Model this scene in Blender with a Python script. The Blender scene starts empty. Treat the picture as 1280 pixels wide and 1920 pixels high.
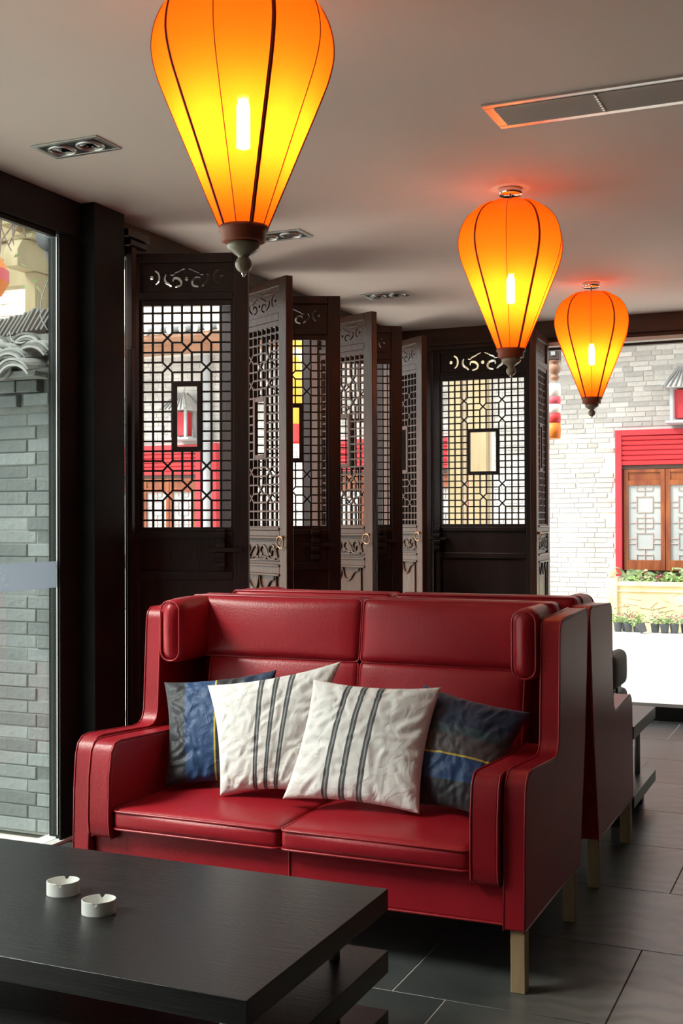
import bpy, bmesh, math, random
from mathutils import Vector, Matrix, noise
random.seed(7)
SC = bpy.context.scene
COL = SC.collection
V = Vector
PI = math.pi

# ------------------------------------------------------------------ camera
YAW, PITCH, ROLL = math.radians(23.566), math.radians(.397), math.radians(-.191)
F = V((-math.sin(YAW)*math.cos(PITCH), math.cos(YAW)*math.cos(PITCH), math.sin(PITCH)))
R0 = V((math.cos(YAW), math.sin(YAW), 0)); U0 = R0.cross(F)
Rr = R0*math.cos(ROLL) + U0*math.sin(ROLL); Ur = -R0*math.sin(ROLL) + U0*math.cos(ROLL)
cd = bpy.data.cameras.new('camera'); cam = bpy.data.objects.new('camera', cd); COL.objects.link(cam)
cd.sensor_fit = 'VERTICAL'; cd.sensor_height = 36.0; cd.lens = 2207.7/1920*36.0
cd.clip_start = .05; cd.clip_end = 200
cam.matrix_world = Matrix(((Rr.x, Ur.x, -F.x, 0), (Rr.y, Ur.y, -F.y, 0), (Rr.z, Ur.z, -F.z, 1.35), (0, 0, 0, 1)))
SC.camera = cam

# ------------------------------------------------------------------ world (overcast sky), exposure
wd = bpy.data.worlds.new('overcast_sky'); SC.world = wd; wd.use_nodes = True
bg = wd.node_tree.nodes['Background']
bg.inputs[0].default_value = (.96, 1.0, 1.0, 1); bg.inputs[1].default_value = 2.3
sd = bpy.data.lights.new('hazy_sun', 'SUN'); so = bpy.data.objects.new('hazy_sun', sd); COL.objects.link(so)
sd.energy = 7.0; sd.angle = math.radians(18); sd.color = (1, .96, .9)
so.rotation_euler = V((-1, -.75, 1.2)).to_track_quat('Z', 'Y').to_euler()
SC.view_settings.view_transform = 'Standard'; SC.view_settings.look = 'None'
SC.view_settings.gamma = 1; SC.view_settings.use_curve_mapping = False
SC.view_settings.exposure = 0.06
SC.cycles.max_bounces = 10; SC.cycles.diffuse_bounces = 6; SC.cycles.transparent_max_bounces = 16
SC.cycles.transmission_bounces = 8; SC.cycles.sample_clamp_indirect = 8; SC.cycles.use_denoising = True
def portal(name, loc, nrm, w, h):
    l = bpy.data.lights.new(name, 'AREA'); l.shape = 'RECTANGLE'; l.size = w; l.size_y = h
    o = bpy.data.objects.new(name, l); COL.objects.link(o); o.location = loc
    o.rotation_euler = V([-c for c in nrm]).to_track_quat('Z', 'Y').to_euler()
    l.cycles.is_portal = True
portal('window_portal', (-3.2, 2.1, 1.3), (1, 0, 0), 2.7, 4.1)
portal('opening_portal', (-1.15, 8.4, 1.3), (0, -1, 0), 1.8, 2.6)
portal('courtyard_portal', (-3.3, 6.2, 1.3), (1, 0, 0), 2.6, 3.5)

# ------------------------------------------------------------------ materials
MATS = {}
def mat(name, col, rough=.5, metal=0, noise_s=None, col2=None, bump=0, bscale=None, stretch=(1, 1, 1), spec=None, coat=0, detail=4, sheen=0, lo=.35, hi=.65, brough=0):
    m = bpy.data.materials.new(name); m.use_nodes = True; MATS[name] = m
    nt = m.node_tree; b = nt.nodes['Principled BSDF']
    b.inputs['Base Color'].default_value = (*col, 1); b.inputs['Roughness'].default_value = rough
    b.inputs['Metallic'].default_value = metal
    if spec is not None: b.inputs['Specular IOR Level'].default_value = spec
    if coat: b.inputs['Coat Weight'].default_value = coat; b.inputs['Coat Roughness'].default_value = .25
    if sheen: b.inputs['Sheen Weight'].default_value = sheen
    tc = nt.nodes.new('ShaderNodeTexCoord'); mp = nt.nodes.new('ShaderNodeMapping'); mp.inputs['Scale'].default_value = stretch
    nt.links.new(tc.outputs['Object'], mp.inputs[0])
    if col2 is not None:
        n = nt.nodes.new('ShaderNodeTexNoise'); n.inputs['Scale'].default_value = noise_s or 8; n.inputs['Detail'].default_value = detail
        nt.links.new(mp.outputs[0], n.inputs['Vector'])
        r = nt.nodes.new('ShaderNodeValToRGB'); r.color_ramp.elements[0].position = lo; r.color_ramp.elements[1].position = hi
        r.color_ramp.elements[0].color = (*col, 1); r.color_ramp.elements[1].color = (*col2, 1)
        nt.links.new(n.outputs['Fac'], r.inputs[0]); nt.links.new(r.outputs[0], b.inputs['Base Color'])
        if brough:
            mr = nt.nodes.new('ShaderNodeMapRange'); mr.inputs[3].default_value = rough; mr.inputs[4].default_value = rough + brough
            nt.links.new(n.outputs['Fac'], mr.inputs[0]); nt.links.new(mr.outputs[0], b.inputs['Roughness'])
    if bump:
        n2 = nt.nodes.new('ShaderNodeTexNoise'); n2.inputs['Scale'].default_value = bscale or 60; n2.inputs['Detail'].default_value = 5
        nt.links.new(mp.outputs[0], n2.inputs['Vector'])
        bp = nt.nodes.new('ShaderNodeBump'); bp.inputs['Strength'].default_value = bump; bp.inputs['Distance'].default_value = .01
        nt.links.new(n2.outputs['Fac'], bp.inputs['Height']); nt.links.new(bp.outputs[0], b.inputs['Normal'])
    return m
def per_object_tint(m, amount):
    """each brick or tile (an object of its own) gets its own value from Object Info random"""
    nt = m.node_tree; b = nt.nodes['Principled BSDF']; oi = nt.nodes.new('ShaderNodeObjectInfo')
    mr = nt.nodes.new('ShaderNodeMapRange'); mr.inputs[3].default_value = 1-amount; mr.inputs[4].default_value = 1+amount
    nt.links.new(oi.outputs['Random'], mr.inputs[0])
    mx = nt.nodes.new('ShaderNodeVectorMath'); mx.operation = 'SCALE'
    src = b.inputs['Base Color'].links[0].from_socket
    nt.links.new(src, mx.inputs[0]); nt.links.new(mr.outputs[0], mx.inputs['Scale']); nt.links.new(mx.outputs[0], b.inputs['Base Color'])

leather = mat('red_leather', (.30, .010, .018), .36, noise_s=3, col2=(.36, .014, .024), bump=.10, bscale=140, spec=.32)
piping_m = mat('red_piping', (.40, .020, .030), .30, noise_s=6, col2=(.34, .016, .024))
ceil_m = mat('ceiling_plaster', (.60, .53, .495), .75, noise_s=1.2, col2=(.63, .56, .525), bump=.03, bscale=30)
tile_m = mat('slate_tile', (.042, .048, .048), .24, noise_s=2.2, col2=(.075, .080, .078), bump=.05, bscale=25, brough=.15)
grout_m = mat('grout', (.34, .33, .31), .8, noise_s=3, col2=(.12, .10, .09), lo=.4, hi=.55)
table_m = mat('black_oak', (.010, .010, .010), .26, noise_s=6, col2=(.018, .017, .016), bump=.14, bscale=11, stretch=(.9, 22, 22), brough=.12)
table_edge = mat('black_oak_edge', (.008, .008, .008), .35, noise_s=6, col2=(.012, .011, .011))
door_in = mat('dark_lacquered_wood', (.012, .005, .0035), .38, noise_s=5, col2=(.020, .008, .005), stretch=(4, 4, .5), bump=.12, bscale=18)
door_out = mat('weathered_carved_wood', (.052, .017, .008), .32, noise_s=5, col2=(.050, .030, .019), stretch=(3, 3, .6), spec=.32, bump=.25, bscale=25)
frame_blk = mat('black_steel', (.006, .0075, .0075), .5, spec=.2, noise_s=5, col2=(.012, .013, .013))
frame_rub = mat('dark_olive_plaster', (.055, .05, .04), .7, noise_s=4, col2=(.075, .07, .055))
beam_m = mat('brown_beam', (.035, .018, .012), .5, noise_s=3, col2=(.06, .032, .022), stretch=(.4, 6, 6))
steel = mat('bright_steel', (.72, .70, .68), .22, metal=1)
alu = mat('brushed_aluminium', (.55, .55, .54), .38, metal=1)
chrome = mat('chrome', (.85, .84, .83), .08, metal=1)
brass = mat('aged_brass', (.38, .22, .12), .35, metal=1)
legwood = mat('pale_oak', (.42, .29, .16), .45, noise_s=5, col2=(.36, .24, .13), stretch=(8, 8, .8))
brick_m = mat('grey_brick', (.13, .15, .155), .85, noise_s=3.5, col2=(.24, .265, .265), bump=.5, bscale=45, detail=8, lo=.3, hi=.7); per_object_tint(brick_m, .30)
mortar_m = mat('lime_mortar', (.24, .26, .25), .9, noise_s=12, col2=(.18, .20, .19), bump=.5, bscale=60)
fbrick_m = mat('facade_brick', (.36, .36, .34), .85, noise_s=2.5, col2=(.62, .61, .58), bump=.3, bscale=30); per_object_tint(fbrick_m, .24)
fmortar_m = mat('facade_mortar', (.60, .60, .57), .9, noise_s=6, col2=(.66, .66, .63))
rooft_m = mat('grey_clay_tile', (.14, .145, .14), .75, noise_s=7, col2=(.25, .26, .25), bump=.5, bscale=35)
rooft_w = mat('pale_clay_tile', (.42, .43, .42), .75, noise_s=7, col2=(.30, .31, .30), bump=.4, bscale=30)
redpaint = mat('red_painted_metal', (.42, .018, .028), .5, noise_s=3, col2=(.46, .025, .035))
redwood = mat('varnished_red_wood', (.15, .032, .010), .4, noise_s=4, col2=(.26, .075, .018), stretch=(3, 3, .6), bump=.1, bscale=20)
timber = mat('raw_yellow_timber', (.30, .235, .12), .65, noise_s=3, col2=(.38, .31, .18), stretch=(3, 3, .5), bump=.15, bscale=12)
marble = mat('carved_yellow_stone', (.66, .52, .27), .6, noise_s=4, col2=(.76, .63, .38), bump=.3, bscale=20)
street_m = mat('pale_paving', (.74, .70, .62), .8, noise_s=2, col2=(.80, .76, .68), bump=.1, bscale=20)
curb_m = mat('kerb_stone', (.6, .6, .58), .8, noise_s=3, col2=(.66, .66, .64))
potm = mat('black_plastic_pot', (.06, .07, .08), .45, noise_s=8, col2=(.10, .11, .12))
leafm = mat('leaf_green', (.12, .26, .06), .5, noise_s=5, col2=(.34, .48, .20), lo=.3, hi=.6)
leafp = mat('pale_leaf', (.42, .52, .30), .5, noise_s=9, col2=(.14, .24, .12))
pinkm = mat('pink_petal', (.75, .10, .22), .5)
whitec = mat('white_ceramic', (.80, .80, .77), .22, noise_s=6, col2=(.84, .84, .81))
blackm = mat('matt_black', (.004, .004, .004), .5)
reflect = mat('lamp_reflector', (.28, .27, .26), .12, metal=1)
greyfab = mat('grey_felt', (.075, .085, .085), .9, noise_s=120, col2=(.11, .12, .12), bump=.3, bscale=160, sheen=.3)
twigm = mat('dry_twig', (.16, .11, .10), .8, noise_s=20, col2=(.30, .24, .20))
wallp = mat('wall_paint', (.42, .40, .37), .8, noise_s=2, col2=(.46, .44, .41))
darkwall = mat('dark_wall', (.07, .06, .055), .7, noise_s=2, col2=(.09, .08, .07))
turned = mat('turned_wood', (.30, .24, .16), .3, noise_s=5, col2=(.24, .19, .12), stretch=(1, 1, 6), coat=.4)
collar_m = mat('red_brown_collar', (.36, .075, .022), .5, noise_s=6, col2=(.30, .055, .018))
ribm = mat('dark_red_rib', (.34, .022, .010), .5)
tapem = mat('red_seam_tape', (.60, .04, .012), .6)
eavew = mat('brown_eave_wood', (.30, .15, .09), .6, noise_s=5, col2=(.38, .21, .13))
pipem = mat('grey_downpipe', (.30, .33, .35), .5, noise_s=3, col2=(.36, .39, .41))
frosty = mat('window_frosted_glass', (.30, .33, .33), .25, noise_s=1.5, col2=(.36, .39, .39))
lattw = mat('window_lattice_wood', (.50, .36, .32), .5)
ventp = mat('vent_paint', (.42, .38, .36), .5)
postm = mat('satin_post', (.50, .52, .52), .35, metal=.35)
creamb = mat('cream_boards', (.78, .68, .55), .6, noise_s=3, col2=(.84, .75, .62))

# dusty swirls on the slate tiles
nt = tile_m.node_tree; b = nt.nodes['Principled BSDF']
geo = nt.nodes.new('ShaderNodeNewGeometry')
wv = nt.nodes.new('ShaderNodeTexWave'); wv.wave_type = 'RINGS'; wv.rings_direction = 'Z'; wv.inputs['Scale'].default_value = 2.6; wv.inputs['Distortion'].default_value = 14; wv.inputs['Detail'].default_value = 3; wv.inputs['Detail Scale'].default_value = 1.3
dn = nt.nodes.new('ShaderNodeTexNoise'); dn.inputs['Scale'].default_value = .9; dn.inputs['Detail'].default_value = 3
nt.links.new(geo.outputs['Position'], wv.inputs['Vector']); nt.links.new(geo.outputs['Position'], dn.inputs['Vector'])
sx = nt.nodes.new('ShaderNodeSeparateXYZ'); nt.links.new(geo.outputs['Position'], sx.inputs[0])
# dust and mop marks, plus the far opening's pale reflection painted into the tile colour (x > about -0.85)
mr = nt.nodes.new('ShaderNodeMapRange'); mr.inputs[1].default_value = -1.0; mr.inputs[2].default_value = -.45; nt.links.new(sx.outputs[0], mr.inputs[0])
a1 = nt.nodes.new('ShaderNodeMath'); a1.operation = 'MULTIPLY_ADD'; a1.inputs[1].default_value = .45; a1.inputs[2].default_value = .1; nt.links.new(wv.outputs['Fac'], a1.inputs[0])
a2 = nt.nodes.new('ShaderNodeMath'); a2.operation = 'ADD'; nt.links.new(a1.outputs[0], a2.inputs[0]); nt.links.new(dn.outputs['Fac'], a2.inputs[1])
a3 = nt.nodes.new('ShaderNodeMath'); a3.operation = 'MULTIPLY'; nt.links.new(a2.outputs[0], a3.inputs[0]); nt.links.new(mr.outputs[0], a3.inputs[1])
a3.use_clamp = True
src = b.inputs['Base Color'].links[0].from_socket
mx = nt.nodes.new('ShaderNodeMix'); mx.data_type = 'RGBA'; mx.inputs[7].default_value = (.30, .27, .24, 1)
nt.links.new(a3.outputs[0], mx.inputs[0]); nt.links.new(src, mx.inputs[6]); nt.links.new(mx.outputs[2], b.inputs['Base Color'])

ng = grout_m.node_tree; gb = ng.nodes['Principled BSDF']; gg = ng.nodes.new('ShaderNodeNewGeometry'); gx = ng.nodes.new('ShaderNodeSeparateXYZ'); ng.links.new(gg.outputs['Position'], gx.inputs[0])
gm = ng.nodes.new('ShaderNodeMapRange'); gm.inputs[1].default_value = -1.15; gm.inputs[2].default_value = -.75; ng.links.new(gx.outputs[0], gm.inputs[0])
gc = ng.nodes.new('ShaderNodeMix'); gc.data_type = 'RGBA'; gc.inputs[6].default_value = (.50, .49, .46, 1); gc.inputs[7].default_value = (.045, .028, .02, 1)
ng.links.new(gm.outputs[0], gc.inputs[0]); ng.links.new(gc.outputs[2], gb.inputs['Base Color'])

def node_mat(name):
    m = bpy.data.materials.new(name); m.use_nodes = True; nt = m.node_tree; nt.nodes.clear()
    return m, nt, nt.nodes.new('ShaderNodeOutputMaterial')
# clear pane
glass_m, nt, out = node_mat('clear_glass')
tr = nt.nodes.new('ShaderNodeBsdfTransparent'); tr.inputs[0].default_value = (.93, .97, .95, 1)
gl = nt.nodes.new('ShaderNodeBsdfGlossy'); gl.inputs['Roughness'].default_value = .0
fr = nt.nodes.new('ShaderNodeFresnel'); fr.inputs[0].default_value = 1.45
fm = nt.nodes.new('ShaderNodeMath'); fm.operation = 'MULTIPLY'; fm.inputs[1].default_value = .35; nt.links.new(fr.outputs[0], fm.inputs[0])
ms = nt.nodes.new('ShaderNodeMixShader'); nt.links.new(fm.outputs[0], ms.inputs[0]); nt.links.new(tr.outputs[0], ms.inputs[1]); nt.links.new(gl.outputs[0], ms.inputs[2]); nt.links.new(ms.outputs[0], out.inputs[0])
# etched band
band_m, nt, out = node_mat('etched_band')
tl = nt.nodes.new('ShaderNodeBsdfTranslucent'); tl.inputs[0].default_value = (.50, .56, .64, 1)
df = nt.nodes.new('ShaderNodeBsdfDiffuse'); df.inputs[0].default_value = (.36, .41, .50, 1)
m1 = nt.nodes.new('ShaderNodeMixShader'); m1.inputs[0].default_value = .45; nt.links.new(tl.outputs[0], m1.inputs[1]); nt.links.new(df.outputs[0], m1.inputs[2])
tp = nt.nodes.new('ShaderNodeBsdfTransparent'); m2 = nt.nodes.new('ShaderNodeMixShader'); m2.inputs[0].default_value = .12
nt.links.new(m1.outputs[0], m2.inputs[1]); nt.links.new(tp.outputs[0], m2.inputs[2]); nt.links.new(m2.outputs[0], out.inputs[0])
# lantern cloth: translucent silk, a little see-through between the threads
def cloth(name, c, t):
    m, nt, out = node_mat(name)
    tc = nt.nodes.new('ShaderNodeTexCoord'); mp = nt.nodes.new('ShaderNodeMapping'); mp.inputs['Scale'].default_value = (60, 60, 400)
    nz = nt.nodes.new('ShaderNodeTexNoise'); nz.inputs['Scale'].default_value = 2.2; nt.links.new(tc.outputs['Object'], mp.inputs[0]); nt.links.new(mp.outputs[0], nz.inputs['Vector'])
    cr = nt.nodes.new('ShaderNodeValToRGB'); cr.color_ramp.elements[0].position = .3; cr.color_ramp.elements[1].position = .7
    cr.color_ramp.elements[0].color = tuple(x*.93 for x in c)+(1,); cr.color_ramp.elements[1].color = (*c, 1); nt.links.new(nz.outputs['Fac'], cr.inputs[0])
    tl = nt.nodes.new('ShaderNodeBsdfTranslucent'); df = nt.nodes.new('ShaderNodeBsdfDiffuse')
    nt.links.new(cr.outputs[0], tl.inputs[0]); nt.links.new(cr.outputs[0], df.inputs[0])
    m1 = nt.nodes.new('ShaderNodeMixShader'); m1.inputs[0].default_value = .4; nt.links.new(tl.outputs[0], m1.inputs[1]); nt.links.new(df.outputs[0], m1.inputs[2])
    tp = nt.nodes.new('ShaderNodeBsdfTransparent'); tp.inputs[0].default_value = (1, .85, .55, 1)
    m2 = nt.nodes.new('ShaderNodeMixShader'); m2.inputs[0].default_value = t
    nt.links.new(m1.outputs[0], m2.inputs[1]); nt.links.new(tp.outputs[0], m2.inputs[2]); nt.links.new(m2.outputs[0], out.inputs[0])
    return m
silk = cloth('orange_silk', (1.0, .205, .008), .07)
def emit(name, c, s):
    m, nt, out = node_mat(name); e = nt.nodes.new('ShaderNodeEmission'); e.inputs[0].default_value = (*c, 1); e.inputs[1].default_value = s
    nt.links.new(e.outputs[0], out.inputs[0]); return m
BULB = 215.0
bulb_m = emit('lit_lamp_tube', (1, .86, .62), BULB)

# ------------------------------------------------------------------ helpers
def tag(o, label=None, cat=None, group=None, kind=None):
    if label: o['label'] = label
    if cat: o['category'] = cat
    if group: o['group'] = group
    if kind: o['kind'] = kind
    return o
def empty(name, loc=(0, 0, 0), rz=0, label=None, cat=None, group=None, kind=None):
    o = bpy.data.objects.new(name, None); COL.objects.link(o); o.empty_display_size = .1
    o.location = loc; o.rotation_euler = (0, 0, rz); return tag(o, label, cat, group, kind)
class MB:
    def __init__(s): s.v = []; s.f = []; s.sm = []; s.m = Matrix()
    def add(s, vs, fs, smooth=False):
        n = len(s.v); s.v += [tuple(s.m @ V(p)) for p in vs]; s.f += [tuple(i+n for i in f) for f in fs]; s.sm += [smooth]*len(fs)
        return s
    def box(s, a, b, M=None):
        (x0, y0, z0), (x1, y1, z1) = a, b
        vs = [(x0, y0, z0), (x1, y0, z0), (x1, y1, z0), (x0, y1, z0), (x0, y0, z1), (x1, y0, z1), (x1, y1, z1), (x0, y1, z1)]
        if M: vs = [tuple(M @ V(p)) for p in vs]
        return s.add(vs, [(0, 3, 2, 1), (4, 5, 6, 7), (0, 1, 5, 4), (1, 2, 6, 5), (2, 3, 7, 6), (3, 0, 4, 7)])
    def tube(s, pts, r, n=8, closed=False, cap=True):
        pts = [V(p) for p in pts]; N = len(pts); rings = []
        rs = r if isinstance(r, (list, tuple)) else [r]*N
        prev = None
        for i, p in enumerate(pts):
            if closed: t = pts[(i+1) % N]-pts[i-1]
            else: t = pts[min(i+1, N-1)]-pts[max(i-1, 0)]
            if t.length < 1e-9: t = V((0, 0, 1))
            t.normalize()
            if prev is None:
                a = V((0, 0, 1)) if abs(t.z) < .9 else V((1, 0, 0)); u = t.cross(a).normalized()
            else: u = (prev - t*prev.dot(t)); u = u.normalized() if u.length > 1e-6 else t.orthogonal().normalized()
            prev = u; w = t.cross(u)
            rings.append([p + (u*math.cos(2*PI*k/n)+w*math.sin(2*PI*k/n))*rs[i] for k in range(n)])
        vs = [tuple(q) for rg in rings for q in rg]; fs = []
        for i in range(N if closed else N-1):
            j = (i+1) % N
            for k in range(n): fs.append((i*n+k, i*n+(k+1) % n, j*n+(k+1) % n, j*n+k))
        s.add(vs, fs, True)
        if cap and not closed:
            s.add([tuple(q) for q in rings[0]], [tuple(range(n-1, -1, -1))]); s.add([tuple(q) for q in rings[-1]], [tuple(range(n))])
        return s
    def lathe(s, prof, n=24, c=(0, 0, 0), smooth=True, sx=1, sy=1):
        vs = []; fs = []
        for r, z in prof:
            for k in range(n): vs.append((c[0]+r*sx*math.cos(2*PI*k/n), c[1]+r*sy*math.sin(2*PI*k/n), c[2]+z))
        for i in range(len(prof)-1):
            for k in range(n): fs.append((i*n+k, i*n+(k+1) % n, (i+1)*n+(k+1) % n, (i+1)*n+k))
        return s.add(vs, fs, smooth)
    def build(s, name, m, parent=None, bevel=0, seg=2):
        me = bpy.data.meshes.new(name); me.from_pydata(s.v, [], s.f)
        me.polygons.foreach_set('use_smooth', s.sm); me.materials.append(m); me.update()
        o = bpy.data.objects.new(name, me); COL.objects.link(o); o.parent = parent
        if bevel:
            md = o.modifiers.new('bevel', 'BEVEL'); md.width = bevel; md.segments = seg; md.limit_method = 'ANGLE'; md.angle_limit = math.radians(40)
            for p in me.polygons: p.use_smooth = True
            md.harden_normals = True
        return o
def box(name, a, b, m, parent=None, bevel=0, **k):
    o = MB().box(a, b).build(name, m, parent, bevel); return tag(o, **k)
def catmull(pts, n=8, closed=False):
    P = [V(p) for p in pts]; N = len(P); out = []
    for i in range(N if closed else N-1):
        p0 = P[i-1] if (i > 0 or closed) else P[0]; p1 = P[i]; p2 = P[(i+1) % N]; p3 = P[(i+2) % N] if (i+2 < N or closed) else P[-1]
        for k in range(n):
            t = k/n; out.append(.5*((2*p1)+(-p0+p2)*t+(2*p0-5*p1+4*p2-p3)*t*t+(-p0+3*p1-3*p2+p3)*t**3))
    if not closed: out.append(P[-1])
    return out
def stroke(pts, w, n=5, taper=True):
    c = catmull([(*p, 0) for p in pts], n); L = []; Rg = []
    for i, p in enumerate(c):
        t = c[min(i+1, len(c)-1)]-c[max(i-1, 0)]; t.normalize(); nrm = V((-t.y, t.x, 0))
        ww = w/2*(.55+.45*math.sin(PI*i/(len(c)-1))) if taper else w/2
        L.append(p+nrm*ww); Rg.append(p-nrm*ww)
    return [(p.x, p.y) for p in L+Rg[::-1]]
def circle2(c, r, n=12): return [(c[0]+r*math.cos(2*PI*k/n), c[1]+r*math.sin(2*PI*k/n)) for k in range(n)]
def holed(outer, holes, depth):
    """flat sheet with cut-outs, extruded; returns mesh in local XY, thickness along Z"""
    cu = bpy.data.curves.new('tmp', 'CURVE'); cu.dimensions = '2D'; cu.fill_mode = 'BOTH'; cu.extrude = depth/2
    for poly in [outer]+holes:
        sp = cu.splines.new('POLY'); sp.points.add(len(poly)-1)
        for i, (x, y) in enumerate(poly): sp.points[i].co = (x, y, 0, 1)
        sp.use_cyclic_u = True
    o = bpy.data.objects.new('tmp', cu); COL.objects.link(o)
    dg = bpy.context.evaluated_depsgraph_get(); me = bpy.data.meshes.new_from_object(o.evaluated_get(dg))
    bpy.data.objects.remove(o); return me
def mesh_obj(name, me, m, parent=None):
    me.materials.clear(); me.materials.append(m); o = bpy.data.objects.new(name, me); COL.objects.link(o); o.parent = parent; return o
def copy_tree(o, parent=None):
    c = o.copy(); COL.objects.link(c); c.parent = parent
    for ch in list(o.children): copy_tree(ch, c)
    return c

# ------------------------------------------------------------------ SETTING
CZ = 2.72; FX = -3.05
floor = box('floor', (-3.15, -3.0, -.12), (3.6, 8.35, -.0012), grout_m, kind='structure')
tm = None; row = 0; y = 3.16-.605*10
while y < 8.3:
    off = -.62 if row % 2 == 0 else -1.065
    x = off - .605*5
    while x < 3.5:
        a, b_ = max(x, -3.1), min(x+.605, 3.55); yy0, yy1 = max(y, -2.98), min(y+.605, 8.06)
        if b_-a > .05 and yy1-yy0 > .02:
            if abs(b_-a-.605) < 1e-6 and abs(yy1-yy0-.605) < 1e-6:
                if tm is None: tm = MB().box((.0025, .0025, -.001), (.6025, .6025, 0)).build('tile', tile_m, floor); o = tm
                else: o = tm.copy(); COL.objects.link(o)
                o.location = (x, y, 0)
            else:
                o = MB().box((.0025, .0025, -.001), (b_-a-.0025, yy1-yy0-.0025, 0)).build('tile', tile_m, floor); o.location = (a, yy0, 0)
        x += .605
    y += .605; row += 1
tm.name = 'tile'
ceiling = box('ceiling', (-3.25, -3.1, CZ), (3.7, 8.3, CZ+.15), ceil_m, kind='structure')
box('wall_right', (3.6, -3.0, 0), (3.75, 8.3, CZ), darkwall, kind='structure')
box('wall_back', (-3.2, -3.15, 0), (3.7, -3.0, CZ), darkwall, kind='structure')
# left wall: black steel header, post, glazing frame, olive header above the door leaves
wl = empty('wall_left', (FX, 0, 0), kind='structure')
def wbox(name, a, b, m, bevel=.004): return box(name, (a[0]-FX, a[1], a[2]), (b[0]-FX, b[1], b[2]), m, wl, bevel)
wbox('header', (FX-.05, -3.0, 2.565), (FX, 4.2, CZ), frame_blk)
wbox('header_lip', (FX-.045, -3.0, 2.545), (FX-.02, 4.05, 2.565), frame_blk, .002)
wbox('post', (FX-.12, 4.2, 0), (-2.985, 4.43, CZ), frame_blk, .003)
wbox('door_header', (FX-.17, 4.43, 2.56), (FX-.005, 8.05, CZ), frame_rub, .004)
wbox('corner_post', (FX-.15, 7.86, 0), (FX-.02, 8.02, 2.56), door_in, .004)
wbox('jamb_post', (FX-.15, 5.66, 0), (FX-.075, 5.70, 2.56), door_in, .004)
wbox('jamb_post', (FX-.16, 6.735, 0), (FX-.095, 6.77, 2.56), door_in, .004)
# plaster crumbs where the black post meets the ceiling and the threshold
w1 = empty('window_1', (FX, 0, 0), kind='structure')
def gbox(name, a, b, m, bevel=.003): return box(name, (a[0]-FX, a[1], a[2]), (b[0]-FX, b[1], b[2]), m, w1, bevel)
gbox('window_frame', (FX-.10, 4.10, 0), (FX-.05, 4.2, 2.56), frame_blk)
gbox('window_frame', (FX-.05, 4.078, 0), (FX-.02, 4.2, 2.56), frame_blk)
gbox('window_frame', (FX-.02, 4.062, 0), (FX-.01, 4.2, 2.56), frame_blk)
gbox('window_bead', (FX-.036, 4.068, .03), (FX-.030, 4.078, 2.55), alu, .001)
gbox('window_bead', (FX-.080, 4.097, .03), (FX-.055, 4.12, 2.55), frame_blk)
gbox('threshold', (FX-.12, -3.0, -.01), (FX-.0, 4.2, .012), curb_m, .002)
wbox('side_panel', (FX-.12, -3.0, 0), (FX-.03, .10, 2.56), darkwall, 0)  # unseen solid wall, added to cut daylight on the near ceiling
for yy in (.10, 2.0-.03)[:1]: gbox('mullion', (FX-.10, yy, 0), (FX-.02, yy+.06, 2.56), frame_blk)
gbox('pane', (FX-.047, .12, .012), (FX-.041, 4.085, 2.55), glass_m, 0)
# etched band with cut-out characters (strokes drawn as holes), local x = along Y
B0, B1 = 1.071, 1.181
def chars(y0):
    h = []
    def s(p, w=.004): h.append(stroke([(y0+a*.001, 1.071+b*.001) for a, b in p], w, 4))
    # second character, a "courtyard" sign in brush strokes (right hand)
    s([(46, 68), (50, 78), (58, 72), (54, 62)]); s([(47, 66), (47, 50), (46, 36), (44, 24)])
    s([(53, 60), (57, 50), (51, 44)]); s([(70, 88), (73, 80)], .005); s([(60, 76), (59, 70)]); s([(62, 77), (74, 79), (86, 80), (83, 72)])
    s([(66, 66), (80, 68)]); s([(61, 56), (72, 58), (85, 60)]); s([(70, 54), (67, 42), (58, 28)]); s([(77, 56), (76, 36), (79, 27), (90, 25), (104, 27), (103, 34)])
    # first character (left hand), cut by the picture edge
    s([(-28, 60), (-8, 63), (14, 66), (26, 71)], .006); s([(-10, 84), (-4, 76)], .005); s([(-20, 44), (-2, 50), (18, 54)]); s([(-24, 20), (-4, 26), (14, 34), (30, 38)], .008)
    s([(4, 60), (0, 44), (-12, 28)], .005)
    return h
bandme = holed([(.16, B0), (4.066, B0), (4.066, B1), (.16, B1)], chars(3.662)+chars(2.2), .0006)
bo = mesh_obj('etched_band', bandme, band_m, w1)
bo.matrix_local = Matrix(((0, 0, 1, -.036), (1, 0, 0, 0), (0, 1, 0, 0), (0, 0, 0, 1)))
# small hinge bracket block and slim pivot post beside the black post
t = empty('hinge_post', (-3.03, 4.55, 0), label='slim brown pivot post with a block bracket on top, right of the black post', cat='post')
box('block', (-.01, -.09, 2.632), (.045, .09, 2.668), door_in, t, .004); box('corbel', (-.01, -.05, 2.60), (.03, .09, 2.632), door_in, t, .006)
box('pole', (-.014, -.022, 2.14), (.020, .012, 2.60), beam_m, t, .004); box('lower_pole', (-.014, -.02, 0), (.014, .006, 2.14), door_in, t, .003)
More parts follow.
